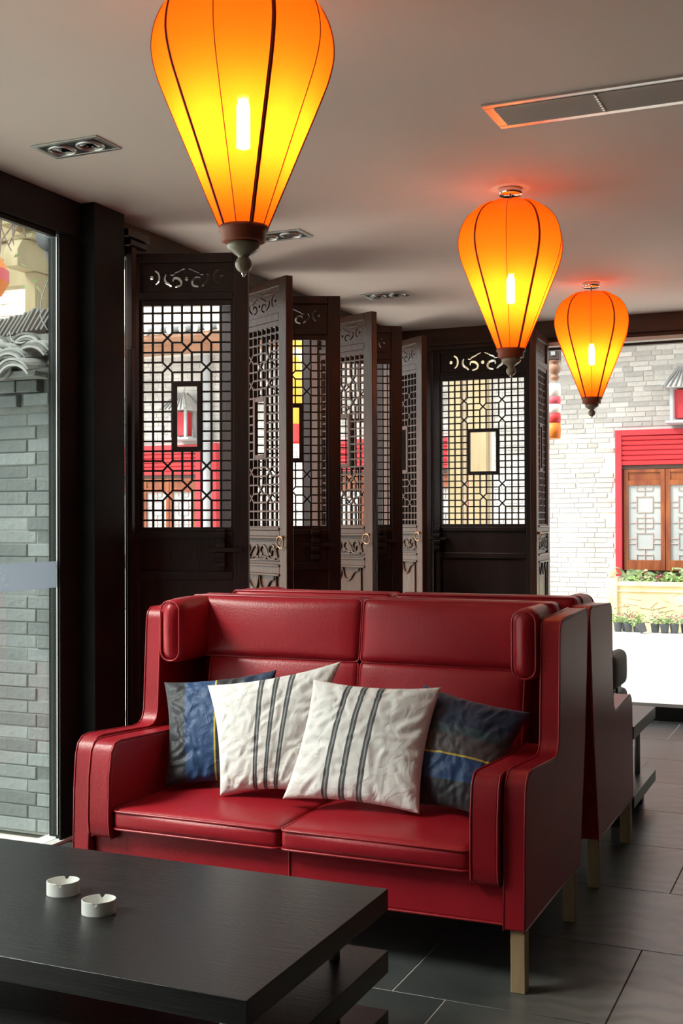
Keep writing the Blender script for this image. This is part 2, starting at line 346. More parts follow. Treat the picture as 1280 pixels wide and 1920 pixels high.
# far wall: timber beam, steel channel, stiles beside the fixed leaf, black sill
wf = empty('wall_far', (0, 8.05, 0), kind='structure')
def fbox(name, a, b, m, bevel=.004): return box(name, (a[0], a[1]-8.05, a[2]), (b[0], b[1]-8.05, b[2]), m, wf, bevel)
fbox('beam', (-3.1, 8.0, 2.60), (3.6, 8.2, CZ), beam_m)
fbox('beam_lip', (-3.1, 8.03, 2.575), (3.6, 8.19, 2.60), beam_m)
fbox('white_channel', (-1.98, 8.02, 2.545), (3.6, 8.16, 2.572), whitec, .002)
fbox('gasket', (-1.98, 8.10, 2.528), (3.6, 8.15, 2.545), blackm, 0)
fbox('corner_stile', (-3.07, 8.02, 0), (-2.89, 8.15, 2.6), door_in)
fbox('corner_bead', (-2.89, 8.04, 0), (-2.80, 8.14, 2.6), door_in)
fbox('mid_stile', (-2.045, 8.02, 0), (-1.985, 8.15, 2.6), door_in)
fbox('sill', (-1.985, 8.07, 0), (3.6, 8.22, .095), frame_blk)
fbox('unseen_pier', (-.30, 8.05, 0), (3.6, 8.2, 2.6), darkwall)  # out of view, widened to keep daylight off the sofas' right sides

# ------------------------------------------------------------------ DOOR LEAVES
ZL0, ZL1 = 1.32, 2.348
def cut_holes(W, zc, sc):
    k = sc/400.0; cx = W/2
    def q(x, y, m): return (cx + m*(x-625)*k, zc - (y-545)*k)
    H = [circle2(q(625, 555, 1), 21*k)]
    def s(p, w, m): H.append(stroke([q(a, b, m) for a, b in p], w*k, 4))
    for m in (1, -1):
        H.append(circle2(q(250, 540, m), 20*k, 10))
        s([(282, 465), (318, 490), (330, 540), (318, 585), (290, 608)], 24, m)
        s([(402, 508), (388, 545), (400, 585), (432, 608), (462, 634)], 26, m)
        s([(478, 582), (482, 552), (508, 545), (545, 556), (568, 590), (552, 626), (500, 640)], 27, m)
        s([(448, 508), (478, 514), (500, 494), (540, 478), (566, 462), (606, 446)], 15, m)
    return H
def lattice_mesh(x0, x1, nc, parent, m, name='lattice'):
    p = (x1-x0)/nc; nr = 23; q = (ZL1-ZL0)/(nr-.6)
    def X(i): return x0+i*p                                  # i = 0..nc
    def Z(j): return ZL1 if j <= 0 else (ZL0 if j >= nr else ZL1-(j-.3)*q)
    if nc == 9: xc = [(3, 4), (7, 4), (5, 5), (3, 7), (7, 7)]; ra, rb = 3, 6
    else: xc = [(4, 4), (10, 4), (7, 5), (4, 7), (10, 7)]; ra, rb = 4, 9
    xc = set(xc + [(c, 24-r) for c, r in xc])
    def rect(c, r): return ra < c <= rb and 9 <= r <= 15
    w = p*.095; d = .007; mb = MB()
    def hb(j, i): # bar at line j over column i exists?
        up, dn = (i, j), (i, j+1); return not (up in xc or dn in xc or (rect(*up) and rect(*dn)))
    def vb(i, j):
        l, r = (i, j), (i+1, j); return not (l in xc or r in xc or (rect(*l) and rect(*r)))
    for j in range(1, nr):
        i = 1
        while i <= nc:
            if hb(j, i):
                k = i
                while k < nc and hb(j, k+1): k += 1
                mb.box((X(i-1)-w*.9, -d, Z(j)-w), (X(k)+w*.9, d, Z(j)+w)); i = k
            i += 1
    for i in range(1, nc):
        j = 1
        while j <= nr:
            if vb(i, j):
                k = j
                while k < nr and vb(i, k+1): k += 1
                mb.box((X(i)-w, -d*.9, Z(k)-w*.9), (X(i)+w, d*.9, Z(j-1)+w*.9)); j = k
            j += 1
    for c, r in xc:
        for s in (1, -1):
            a = V((X(c-1), 0, Z(r-1) if s > 0 else Z(r))); b2 = V((X(c), 0, Z(r) if s > 0 else Z(r-1)))
            t = (b2-a).normalized(); n = V((-t.z, 0, t.x))*w
            vs = [tuple(e+sgn*n+V((0, yy, 0))) for yy in (-d*.8, d*.8) for e, sgn in ((a, -1), (b2, -1), (b2, 1), (a, 1))]
            mb.add(vs, [(0, 1, 2, 3), (7, 6, 5, 4), (0, 4, 5, 1), (1, 5, 6, 2), (2, 6, 7, 3), (3, 7, 4, 0)])
    lt = mb.build(name, m, parent)
    # frame of the small middle opening
    f = MB(); ax, bx, zt, zb = X(ra), X(rb), Z(8), Z(15); tw = q*.46
    f.box((ax, -.010, zb), (ax+tw, .010, zt)).box((bx-tw, -.010, zb), (bx, .010, zt)).box((ax+tw, -.010, zt-tw), (bx-tw, .010, zt)).box((ax+tw, -.010, zb), (bx-tw, .010, zb+tw))
    f.build('lattice_window_frame', m, parent, .002)
    return lt
def ring_handle(parent, x, y, z, sgn):
    k = MB(); k.lathe([(.0, .0), (.012, 0), (.012, .004), (.006, .010), (.006, .018), (0, .02)], 12)
    kb = k.build('handle_boss', brass, parent); kb.rotation_euler = (-sgn*PI/2, 0, 0); kb.location = (x, y, z)
    r = MB().tube([(.030*math.sin(a), 0, -.030*math.cos(a)) for a in [2*PI*i/28 for i in range(28)]], .0034, 8, closed=True)
    rg = r.build('ring', brass, kb); rg.matrix_local = kb.rotation_euler.to_matrix().to_4x4().inverted() @ Matrix.Translation((0, sgn*.016, -.024)) @ Matrix.Rotation(sgn*-.12, 4, 'X')
def leaf(n, hinge, free, nc, outer, bolt=None, ring=True, label='', T=2.592, rot_cols=None):
    hx, hy = hinge; fx, fy = free; W = math.hypot(fx-hx, fy-hy); a = math.atan2(fy-hy, fx-hx)
    t = empty('door_%d' % n, (hx, hy, 0), a, kind='structure'); tag(t, label)
    m = door_in; th = .021; o = outer
    sw = .070 if nc == 9 else .055
    fm = door_out if n % 2 == 0 else door_in
    for x0 in (0, W-sw): box('stile', (x0, -th, .02), (x0+sw, th, T), fm, t, .004)
    for z0, z1 in ((T-.045, T), (2.375, 2.412), (1.268, 1.300), (1.075, 1.115), (.03, .14)):
        box('rail', (sw, -th*.96, z0), (W-sw, th*.96, z1), fm, t, .004)
    # frame moulding round the lattice
    f = MB(); x0, x1 = sw, W-sw; e = .013
    f.box((x0, -.014, 1.300), (x0+e, .014, 2.375)).box((x1-e, -.014, 1.300), (x1, .014, 2.375)).box((x0+e, -.014, ZL1), (x1-e, .014, 2.375)).box((x0+e, -.014, 1.300), (x1-e, .014, ZL0))
    f.build('lattice_frame', fm, t, .002)
    lattice_mesh(x0+e, x1-e, nc, t, fm)
    me = holed([(sw, 2.412), (W-sw, 2.412), (W-sw, T-.045), (sw, T-.045)], cut_holes(W, 2.478, (W-2*sw)*.40), .014)
    p = mesh_obj('carved_top_panel', me, fm, t); p.rotation_euler = (PI/2, 0, 0)
    box('waist_panel', (sw, -.008, 1.115), (W-sw, .008, 1.268), fm, t)
    box('skirt_panel', (sw, -.008, .14), (W-sw, .008, 1.075), fm, t)
    # beads on both faces of the two waist rails, catching the light on the outer face
    for z in (1.306, 1.262, 1.118, 1.070):
        MB().tube([(sw, o*(th+.001), z), (W-sw, o*(th+.001), z)], .0065, 8).build('bead', fm, t)
    # carved scrolls
    cw = W-2*sw; y = o*.012; s = MB()
    def pt(u, v): return (sw+cw*u, y, 1.19+v*.052)
    for mm in (0, 1):
        g = (lambda u: u) if mm == 0 else (lambda u: 1-u)
        for pl in ([(.10, -.3), (.16, .5), (.24, .6), (.27, 0), (.22, -.4), (.20, .1)], [(.27, -.5), (.34, .2), (.42, .6), (.47, .1), (.43, -.4)], [(.05, .6), (.10, .2), (.07, -.6)], [(.33, -.7), (.40, -.5), (.49, -.6)], [(.12, -.75), (.22, -.8), (.30, -.6)]):
            s.tube(catmull([pt(g(u), v) for u, v in pl], 5), .0055, 6)
    s.build('carved_scroll', fm, t)
    fr = MB(); pp = [pt(.03, -.9), pt(.0, -.6), pt(.0, .8), pt(.03, 1.05), pt(.97, 1.05), pt(1., .8), pt(1., -.6), pt(.97, -.9)]
    fr.tube(pp, .004, 6, closed=True); fr.build('panel_bead', fm, t)
    s = MB(); pk = [(.10, -.95), (.10, .62), (.16, .80), (.24, .72), (.32, .40), (.40, .30), (.46, .52), (.50, .95), (.54, .52), (.60, .30), (.68, .40), (.76, .72), (.84, .80), (.90, .62), (.90, -.95)]
    s.tube(catmull([(sw+cw*u, y, .95+v*.12 if v > -.5 else .2) for u, v in pk], 6), .0065, 6); s.build('carved_curve', fm, t)
    if ring: ring_handle(t, W-sw*.55, o*th, 1.262, o)
    if bolt is not None:
        bb = MB(); x = W*bolt
        bb.box((x-.02, -o*th, 1.12), (x+.02, -o*(th+.012), 1.31) if o < 0 else (x+.02, -o*(th+.012), 1.31))
        for k in range(4): bb.box((x-.024, -o*th, 1.135+k*.045), (x+.024, -o*(th+.035), 1.158+k*.045))
        bb.build('bolt_holder', door_in, t, .004)
        box('bolt', (x-.07, min(-o*(th+.010), -o*(th+.026)), 1.205), (x+.10, max(-o*(th+.010), -o*(th+.026)), 1.225), door_in, t, .002)
    return t
leaf(1, (-3.115, 4.63), (-2.575, 4.832), 9, 1, bolt=.78, label='nearest open lattice door leaf, dark and seen from inside, beside the black post')
leaf(2, (-3.10, 5.645), (-2.62, 5.357), 9, -1, label='carved lattice leaf with ring, just behind the nearest dark leaf')
leaf(3, (-3.10, 5.745), (-2.615, 5.985), 9, 1, bolt=.74, label='dark lattice leaf with the orange banner showing through it')
leaf(4, (-3.115, 6.715), (-2.615, 6.495), 9, -1, label='reddish-brown carved lattice leaf with ring, the middle one of the open row')
leaf(5, (-3.115, 6.81), (-2.662, 7.075), 9, 1, bolt=.74, label='dark narrow-looking lattice leaf between the middle and the farthest carved leaves')
leaf(6, (-3.07, 7.81), (-2.655, 7.49), 9, -1, label='farthest carved leaf with ring on the left side, before the dark corner')
leaf(7, (-2.055, 8.085), (-2.795, 8.085), 13, -1, bolt=.95, ring=False, label='wide closed lattice leaf in the far wall with a square middle opening')
leaf(8, (-1.955, 8.03), (-1.925, 7.545), 9, 1, label='carved lattice leaf swung open at the left of the bright far opening')

# ------------------------------------------------------------------ CEILING FITTINGS
def downlight(loc, label):
    t = empty('downlight', loc, 0, label, 'downlight', 'twin recessed downlights')
    w, h = .145, .080; f = MB()
    f.box((-w, -h, -.006), (w, -h+.018, .0)).box((-w, h-.018, -.006), (w, h, .0)).box((-w, -h+.018, -.006), (-w+.02, h-.018, .0)).box((w-.02, -h+.018, -.006), (w, h-.018, .0))
    f.build('frame', alu, t, .001)
    box('tray', (-w+.02, -h+.018, -.004), (w-.02, h-.018, -.001), blackm, t)
    for s in (-1, 1):
        c = (s*.062, 0, 0)
        MB().lathe([(.053, -.004), (.053, -.009), (.046, -.011), (.043, -.006), (.043, -.004)], 28, c).build('ring', alu, t)
        MB().lathe([(.040, -.004), (.036, -.0075), (.018, -.0065), (.010, -.010), (0, -.011)], 24, c).build('reflector', reflect, t)
    return t
downlight((-2.605, 3.555, CZ), 'twin recessed downlight nearest the camera, left of the big lantern')
downlight((-2.53, 5.06, CZ), 'twin recessed downlight half hidden behind the big lantern finial')
downlight((-2.60, 6.67, CZ), 'farthest twin recessed downlight, above the row of door leaves')
t = empty('air_vent', (-.45, 3.86, CZ), 0, 'long louvred air vent with a metal frame in the ceiling', 'air vent')
w, h = .675, .122; f = MB()
f.box((-w, -h, -.008), (w, -h+.03, 0)).box((-w, h-.03, -.008), (w, h, 0)).box((-w, -h+.03, -.008), (-w+.035, h-.03, 0)).box((w-.035, -h+.03, -.008), (w, h-.03, 0))
f.build('frame', alu, t, .002)
box('backing', (-w+.035, -h+.03, -.002), (w-.035, h-.03, -.0005), blackm, t)
for k in range(8):
    yy = -h+.042+k*.0225
    o = MB().box((-w+.036, -.0048, -.0045), (w-.036, .0048, .0045), Matrix.Rotation(.35, 4, 'X')).build('slat', ventp, t); o.location = (0, yy, -.009)
for xx in (-.307, .307-.614+.614): box('divider', (xx-.004, -h+.03, -.013), (xx+.004, h-.03, -.002), alu, t)

# ------------------------------------------------------------------ LANTERNS
def lantern(loc, rot, label, rod):
    x, y = loc; z0 = 2.050
    t = empty('hanging_lantern', (x, y, z0), rot, label, 'lantern', 'orange silk lanterns hanging in a row')
    prof = [(.056, 0), (.205, .360)]
    curve = catmull([(.0560, 0, 0), (.1300, .178, 0), (.1830, .305, 0), (.2080, .372, 0), (.2190, .435, 0), (.2080, .500, 0), (.1760, .556, 0), (.1240, .592, 0), (.075, .606, 0)], 6)
    N = 10; S = 6
    vs = []; fs = []
    for i, p in enumerate(curve):
        r, z = p.x, p.y; f = min(1, max(0, (z-.30)/.30))
        for k in range(N*S):
            ph = 2*PI*k/(N*S); loc_ = (k % S)/S; a = (loc_-.5)*2*PI/N
            chord = math.cos(PI/N)/math.cos(a)
            sag = 1-.03*(1-f)*math.sin(PI*loc_)
            rr = r*(chord*sag*(1-f*.0))
            zz = z + f*f*.010*math.sin(PI*loc_)
            vs.append((rr*math.cos(ph), rr*math.sin(ph), zz))
    n = N*S
    for i in range(len(curve)-1):
        for k in range(n): fs.append((i*n+k, i*n+(k+1) % n, (i+1)*n+(k+1) % n, (i+1)*n+k))
    MB().add(vs, fs, True).build('silk_shade', silk, t)
    for k in range(N):
        ph = 2*PI*k/N; thick = k % 2 == 0
        pts = [((p.x+.0008)*math.cos(ph), (p.x+.0008)*math.sin(ph), p.y) for p in curve]
        MB().tube(pts, .0022 if thick else .0013, 6).build('rib', ribm, t)
        if thick:   # seam tape
            mb = MB(); tv = []; tf = []
            for p in curve:
                for s in (-.0052, .0052):
                    tv.append(((p.x+.0006)*math.cos(ph)-s*math.sin(ph), (p.x+.0006)*math.sin(ph)+s*math.cos(ph), p.y))
            for i in range(len(curve)-1): tf.append((2*i, 2*i+1, 2*i+3, 2*i+2))
            mb.add(tv, tf, True).build('seam_tape', tapem, t)
    MB().tube([(.075*math.cos(a), .075*math.sin(a), .606) for a in [2*PI*i/30 for i in range(30)]], .002, 6, closed=True).build('top_ring', ribm, t)
    MB().tube([(.11*math.cos(a), .11*math.sin(a), .12) for a in [0, PI]], .001, 5)
    MB().lathe([(.0, .006), (.060, .006), (.060, -.004), (.054, -.008), (.053, -.029), (.046, -.032), (0, -.032)], 32).build('collar', collar_m, t)
    fi = MB().lathe([(.0, -.030), (.032, -.030), (.0385, -.034), (.0400, -.041), (.037, -.049), (.029, -.054), (.024, -.058), (.015, -.064), (.0125, -.068), (.0125, -.070)], 28).build('finial', turned, t)
    MB().lathe([(.010, -.066)]+[(.0205*math.cos(a), -.084+.0205*math.sin(a)) for a in [math.radians(q) for q in range(70, -86, -12)]]+[(0, -.1045)], 28).build('finial_ball', turned, t)
    MB().lathe([(0, -.102), (.006, -.103), (.006, -.108), (.003, -.109), (.0025, -.114), (0, -.114)], 12).build('finial_tip', chrome, t)
    bl = MB(); c = (.012, .0, 0)
    bl.tube([(0, 0, .195), (0, 0, .198), (0, 0, .295), (0, 0, .312)], [.010, .0165, .0165, .010], 14)
    bl.build('lamp_tube', bulb_m, t)
    MB().lathe([(0, .36), (.018, .36), (.018, .322), (.014, .312), (0, .312)], 16).build('lamp_socket', whitec, t)
    MB().tube([(0, 0, .36), (0, 0, CZ-z0-.02)], .0045, 8).build('rod', brass, t)
    MB().lathe([(0, CZ-z0-.026), (.046, CZ-z0-.026), (.050, CZ-z0-.022), (.050, CZ-z0), (0, CZ-z0)], 32).build('ceiling_rose', chrome, t)
    return t
lantern((-1.345, 2.50), .50, 'large orange silk lantern nearest the camera, cropped by the top of the picture', 1)
lantern((-1.302, 4.745), .50, 'middle orange silk lantern below the air vent, with chrome ceiling rose', 1)
lantern((-1.395, 6.83), .50, 'smallest and farthest orange silk lantern, before the brick facade', 1)

# ------------------------------------------------------------------ SOFA
def rbox(a, b, r, n=10, puff=(0, 0, 0), wr=0, seed=0, M=None, lean=None):
    """soft cushion: rounded box whose faces swell; returns MB"""
    mn, mxx = V(a), V(b); c = (mn+mxx)/2; h = (mxx-mn)/2
    def params(L, rr):
        ts = [-L+rr*(1-math.cos(q*PI/6)) for q in range(0, 3)]
        mid = [(-L+rr)+(2*(L-rr))*k/n for k in range(n+1)]
        return ts + mid + [-q for q in reversed(ts)]
    mb = MB(); key = {}; vs = []; fs = []
    def vert(p):
        k = tuple(round(q, 5) for q in p)
        if k in key: return key[k]
        q = V([max(-h[i]+r, min(h[i]-r, p[i])) for i in range(3)]); d = V(p)-q
        w = q + (d.normalized()*r if d.length > 1e-9 else d)
        u = [max(-1, min(1, p[i]/h[i])) for i in range(3)]
        for i in range(3):
            j, kk = (i+1) % 3, (i+2) % 3
            if abs(d[i]) > 1e-7: w[i] += math.copysign(puff[i]*(1-u[j]**2)*(1-u[kk]**2)*min(1, abs(d[i])/r), d[i])
        if wr:
            g = noise.noise(V((w.x*6+seed, w.y*6, w.z*6)))+.5*noise.noise(V((w.x*15+seed, w.y*15, w.z*15)))
            w += (V(p).normalized())*g*wr
        w = w + c
        if lean: w = lean(w)
        key[k] = len(vs); vs.append(tuple(w)); return key[k]
    for ax in range(3):
        j, kk = (ax+1) % 3, (ax+2) % 3; A = params(h[j], r); B = params(h[kk], r)
        for s in (-1, 1):
            for i1 in range(len(A)-1):
                for i2 in range(len(B)-1):
                    q = []
                    for (aa, bb) in ((A[i1], B[i2]), (A[i1+1], B[i2]), (A[i1+1], B[i2+1]), (A[i1], B[i2+1])):
                        p = [0, 0, 0]; p[ax] = s*h[ax]; p[j] = aa; p[kk] = bb; q.append(vert(p))
                    if len(set(q)) == 4: fs.append(tuple(q) if s > 0 else tuple(q[::-1]))
    mb.add(vs, fs, True); return mb
def rrect(x0, x1, y0, y1, r, n=5):
    P = []
    for cx, cy, a0 in ((x1-r, y1-r, 0), (x0+r, y1-r, 90), (x0+r, y0+r, 180), (x1-r, y0+r, 270)):
        for k in range(n+1): a = math.radians(a0+90*k/n); P.append((cx+r*math.cos(a), cy+r*math.sin(a)))
    return P
def sofa(name, loc, rz, label):
    """local: x to the right (0 = centre), y from front (0) to back (.87), z up"""
    t = empty(name, loc, rz, label, 'sofa', 'red leather high-back sofas back to back')
    HW = .776; Yb = .87
    prof = [(0.000, .18), (.008, .45), (.018, .565), (.030, .600), (.055, .620), (.090, .6235), (.20, .616), (.365, .605), (.398, .609), (.420, .625), (.431, .655), (.436, .72), (.452, .985), (.460, 1.012), (.480, 1.028), (.66, 1.034), (.835, 1.040), (.858, 1.030), (.866, 1.0), (.815, .60), (.725, .18)]
    def extr(pr, x0, x1, nm, bev=.010):
        n = len(pr); m = MB(); m.add([(x0, a, b) for a, b in pr]+[(x1, a, b) for a, b in pr], [tuple(range(n))[::-1], tuple(range(n, 2*n))]+[(i, (i+1) % n, n+(i+1) % n, n+i) for i in range(n)])
        o = m.build(nm, leather, t, bev, 3); return o
    def pipe(pr, x, par, nm='piping', r=.0032, grow=.001):
        MB().tube([(x, a, b) for a, b in pr], r, 7, closed=True).build(nm, piping_m, par)
    for s in (-1, 1):
        xo, xi = s*HW, s*(HW-.066)
        p = extr(prof, min(xo, xi), max(xo, xi), 'side_panel', .007)
        pipe(prof, xo-s*.003, p); pipe(prof, xi+s*.003, p)
        # arm pad
        ap = [(-.012, .318), (-.016, .36), (-.012, .50), (.002, .585), (.022, .612), (.05, .6175), (.40, .598), (.62, .60), (.62, .30), (.0, .30)]
        a0, a1 = s*(HW-.072), s*(HW-.160)
        p2 = extr(ap, min(a0, a1), max(a0, a1), 'arm_pad', .012)
        pipe(ap, a0-s*.004, p2); pipe(ap, a1+s*.004, p2)
        # wing pad
        wx0, wx1 = s*(HW-.072), s*(HW-.158)
        wp = rbox((min(wx0, wx1), .428, .832), (max(wx0, wx1), .74, 1.062), .040, 9, (.004, .012, .004), .0016, s*5).build('wing_pad', leather, t)
        lp = [(x, .432, z) for x, z in rrect(min(wx0, wx1)+.004, max(wx0, wx1)-.004, .838, 1.056, .036)]
        MB().tube(lp, .0034, 7, closed=True).build('piping', piping_m, wp)
        for x, z in ((0, 0),):
            pass
        # legs
        for yy in (.012, .665):
            lx0, lx1 = s*(HW-.004), s*(HW-.047)
            box('leg', (min(lx0, lx1), yy, 0), (max(lx0, lx1), yy+.043, .185), legwood, t, .003)
    IW = HW-.066; SW = HW-.164
    # front rail, base, back shell
    fr = box('front_rail', (-IW, .030, .182), (IW, .075, .335), leather, t, .012)
    MB().tube([(-IW, .030, .186), (0, .024, .184), (IW, .030, .186)], .0038, 7).build('piping', piping_m, fr)
    MB().tube([(.02, .029, .19), (.02, .029, .33)], .0035, 7).build('seam_piping', piping_m, fr)
    box('base', (-IW, .07, .20), (IW, .74, .33), blackm, t)
    bs = MB(); bs.add([(x, yy, zz) for x in (-IW, IW) for yy, zz in ((.70, .19), (.733, .19), (.862, 1.03), (.79, 1.03))], [(0, 1, 2, 3), (7, 6, 5, 4), (0, 4, 5, 1), (1, 5, 6, 2), (2, 6, 7, 3), (3, 7, 4, 0)])
    bs.build('back_panel', leather, t, .008)
    for k, s in enumerate((-1, 1)):
        x0, x1 = (-SW, .002) if s < 0 else (.004, SW)
        dz = 0 if s < 0 else .0
        sc = rbox((x0, -.006, .328), (x1, .66, .402), .022, 12, (.0, .012, .022), .0022, k*9+2).build('seat_cushion', leather, t)
        for z, e in ((.394, .004), (.336, .003)):
            lp = [(x, yy, z) for x, yy in rrect(x0+.0, x1-.0, -.009, .66, .026)]
            MB().tube(lp, .0038, 7, closed=True).build('piping', piping_m, sc)
        L = lambda w: V((w.x, w.y + (w.z-.40)*.20, w.z))
        bc = rbox((x0, .545, .395), (x1, .66, .844), .024, 11, (.0, .020, .002), .003, k*4+7, lean=L).build('back_cushion', leather, t)
        lp = [L(V((x, .556, z))) for x, z in rrect(x0+.003, x1-.003, .40, .840, .014)]
        MB().tube(lp, .0036, 7, closed=True).build('piping', piping_m, bc)
        hx0, hx1 = (-IW, .003) if s < 0 else (.006, IW)
        L2 = lambda w: V((w.x, w.y + (w.z-.84)*.16, w.z))
        hc = rbox((hx0, .625, .836), (hx1, .75, 1.066), .030, 11, (.0, .020, .003), .0015, k*3+1, lean=L2).build('head_cushion', leather, t)
        for yy in (.640, .738):
            lp = [L2(V((x, yy, z))) for x, z in rrect(hx0+.002, hx1-.002, .840, 1.063, .016)]
            MB().tube(lp, .0036, 7, closed=True).build('piping', piping_m, hc)
    return t
SXC = -1.638
sofa('leather_sofa', (SXC, 3.266, 0), 0, 'red leather high-back sofa facing the camera, with four cushions on it')
s2 = sofa('leather_sofa', (SXC, 5.035, 0), PI, 'red leather high-back sofa behind, turned away toward the far opening')

# ------------------------------------------------------------------ CUSHIONS
def fabric(name, stops, base, bump=.5, rough=.75, axis=0, cross=None, sheen=.2):
    m = bpy.data.materials.new(name); m.use_nodes = True; nt = m.node_tree; b = nt.nodes['Principled BSDF']; b.inputs['Roughness'].default_value = rough
    b.inputs['Sheen Weight'].default_value = sheen; b.inputs['Specular IOR Level'].default_value = .3
    uv = nt.nodes.new('ShaderNodeUVMap'); sp = nt.nodes.new('ShaderNodeSeparateXYZ'); nt.links.new(uv.outputs[0], sp.inputs[0])
    cr = nt.nodes.new('ShaderNodeValToRGB'); cr.color_ramp.interpolation = 'CONSTANT'; e = cr.color_ramp.elements
    e[0].position = 0; e[0].color = (*base, 1); e.remove(e[1])
    for p, c in stops: q = e.new(p); q.color = (*c, 1)
    nt.links.new(sp.outputs[axis], cr.inputs[0])
    tc = nt.nodes.new('ShaderNodeTexCoord'); n1 = nt.nodes.new('ShaderNodeTexNoise'); n1.inputs['Scale'].default_value = 16; n1.inputs['Detail'].default_value = 3; n1.inputs['Distortion'].default_value = 1.6
    nt.links.new(tc.outputs['Object'], n1.inputs['Vector']); nt.links.new(cr.outputs[0], b.inputs['Base Color'])
    bp = nt.nodes.new('ShaderNodeBump'); bp.inputs['Strength'].default_value = bump; bp.inputs['Distance'].default_value = .012
    nt.links.new(n1.outputs['Fac'], bp.inputs['Height'])
    n2 = nt.nodes.new('ShaderNodeTexNoise'); n2.inputs['Scale'].default_value = 420; nt.links.new(tc.outputs['Object'], n2.inputs['Vector'])
    b2 = nt.nodes.new('ShaderNodeBump'); b2.inputs['Strength'].default_value = .12; b2.inputs['Distance'].default_value = .002
    nt.links.new(n2.outputs['Fac'], b2.inputs['Height']); nt.links.new(bp.outputs[0], b2.inputs['Normal']); nt.links.new(b2.outputs[0], b.inputs['Normal'])
    return m
WH = (.80, .78, .755); GR = (.085, .09, .095); GL = (.30, .30, .30)
def tri(starts, w):
    s = []
    for a in starts: s += [(a, GR), (a+w*.38, GL), (a+w*.62, GR), (a+w, WH)]
    return s
NV = (.022, .040, .085); BL = (.022, .062, .165); CH = (.030, .032, .040); YE = (.55, .42, .06); BR = (.075, .068, .075); TE = (.035, .065, .085)
fab_w1 = fabric('white_cotton_striped_left', tri([.405, .52, .635], .042), WH)
fab_w2 = fabric('white_cotton_striped_right', tri([.295, .42, .55], .042), WH)
fab_n1 = fabric('navy_silk_vertical_bands', [(.20, BL), (.47, YE), (.485, CH), (.72, NV)], CH, rough=.5, bump=.45)
fab_n2 = fabric('navy_silk_level_bands', [(.22, BL), (.42, YE), (.436, BR), (.60, TE), (.68, NV)], CH, axis=1, rough=.5, bump=.45)
def pillow(corners, m, thick, seed, label, wr=.0042, N=64, bulge=1.0):
    TL, TR, BR_, BL_ = [V(c) for c in corners]; n = ((TR-TL)+(BR_-BL_)).cross((BL_-TL)+(BR_-TR)).normalized()   # away from camera or toward?
    if n.y > 0: n = -n
    cen = (TL+TR+BR_+BL_)/4; vs = []; fs = []; uvs = []
    for side in (1, -1):
        for i in range(N+1):
            for j in range(N+1):
                u, v = -1+2*i/N, -1+2*j/N
                uu = math.sin(u*PI/2)*.35+u*.65; vv = math.sin(v*PI/2)*.35+v*.65
                pu = uu*(1-.085*(1-vv*vv)); pv = vv*(1-.085*(1-uu*uu))
                a, b2 = (pu+1)/2, (pv+1)/2
                p = BL_*(1-a)*(1-b2)+BR_*a*(1-b2)+TR*a*b2+TL*(1-a)*b2
                e = (1-uu*uu)*(1-vv*vv); hgt = thick*(max(e, 0)**.42)*(.9 if side > 0 else .75)
                # creases run from seams and corners inward
                q = V((uu*2.3+seed, vv*2.3, side*.7)); wp = V((noise.noise(q), noise.noise(q+V((5, 5, 5))), 0))*.9
                g1 = 1-abs(noise.noise(V((uu*3.1+seed+wp.x*1.6, vv*3.1+wp.y*1.6, 3)))*2.2)
                g2 = noise.noise(V((uu*7+seed+wp.x*4, vv*7+wp.y*4, 1)))
                edge = 1-min(1-abs(uu), 1-abs(vv)); ang = math.atan2(vv, uu)
                g3 = math.sin(ang*23+4*noise.noise(V((uu*3+seed, vv*3, 2)))+seed)*max(0, edge-.55)*1.7
                env = min(1, e*6)
                hgt += wr*(1.2*g1*env+.8*g2*env) + wr*.9*g3*min(1, e*12)
                vs.append(tuple(p+n*hgt*side)); uvs.append((a, b2))
    M = (N+1)*(N+1)
    for s in (0, 1):
        for i in range(N):
            for j in range(N):
                a = s*M+i*(N+1)+j; f = (a, a+N+1, a+N+2, a+1); fs.append(f if s == 0 else f[::-1])
    me = bpy.data.meshes.new('cushion'); me.from_pydata(vs, [], fs); ul = me.uv_layers.new(name='UVMap')
    for p in me.polygons:
        p.use_smooth = True
        for li in p.loop_indices: ul.data[li].uv = uvs[me.loops[li].vertex_index]
    bm = bmesh.new(); bm.from_mesh(me); bmesh.ops.remove_doubles(bm, verts=bm.verts, dist=.0004); bmesh.ops.recalc_face_normals(bm, faces=bm.faces); bm.to_mesh(me); bm.free()
    for p in me.polygons: p.use_smooth = True
    me.transform(Matrix.Translation(-cen)); me.materials.append(m)
    o = bpy.data.objects.new('throw_cushion', me); COL.objects.link(o); o.location = cen
    return tag(o, label, 'cushion', 'throw cushions on the front sofa')
pillow([(-2.325, 3.70, .758), (-1.915, 3.80, .812), (-1.86, 3.66, .432), (-2.195, 3.50, .430)], fab_n1, .055, 3.1, 'navy throw cushion with vertical blue band and yellow line, leftmost on the sofa', .005)
pillow([(-2.085, 3.60, .772), (-1.632, 3.735, .862), (-1.69, 3.56, .440), (-1.962, 3.47, .425)], fab_w1, .060, 11.7, 'white striped throw cushion in front of the left navy one')
pillow([(-1.675, 3.60, .815), (-1.243, 3.66, .803), (-1.252, 3.47, .432), (-1.728, 3.47, .436)], fab_w2, .070, 24.3, 'white striped throw cushion in the middle, overlapping the other white one')
pillow([(-1.325, 3.72, .800), (-.968, 3.76, .722), (-1.07, 3.52, .432), (-1.345, 3.56, .428)], fab_n2, .075, 36.9, 'navy throw cushion with level bands and yellow line, against the right arm', .004)

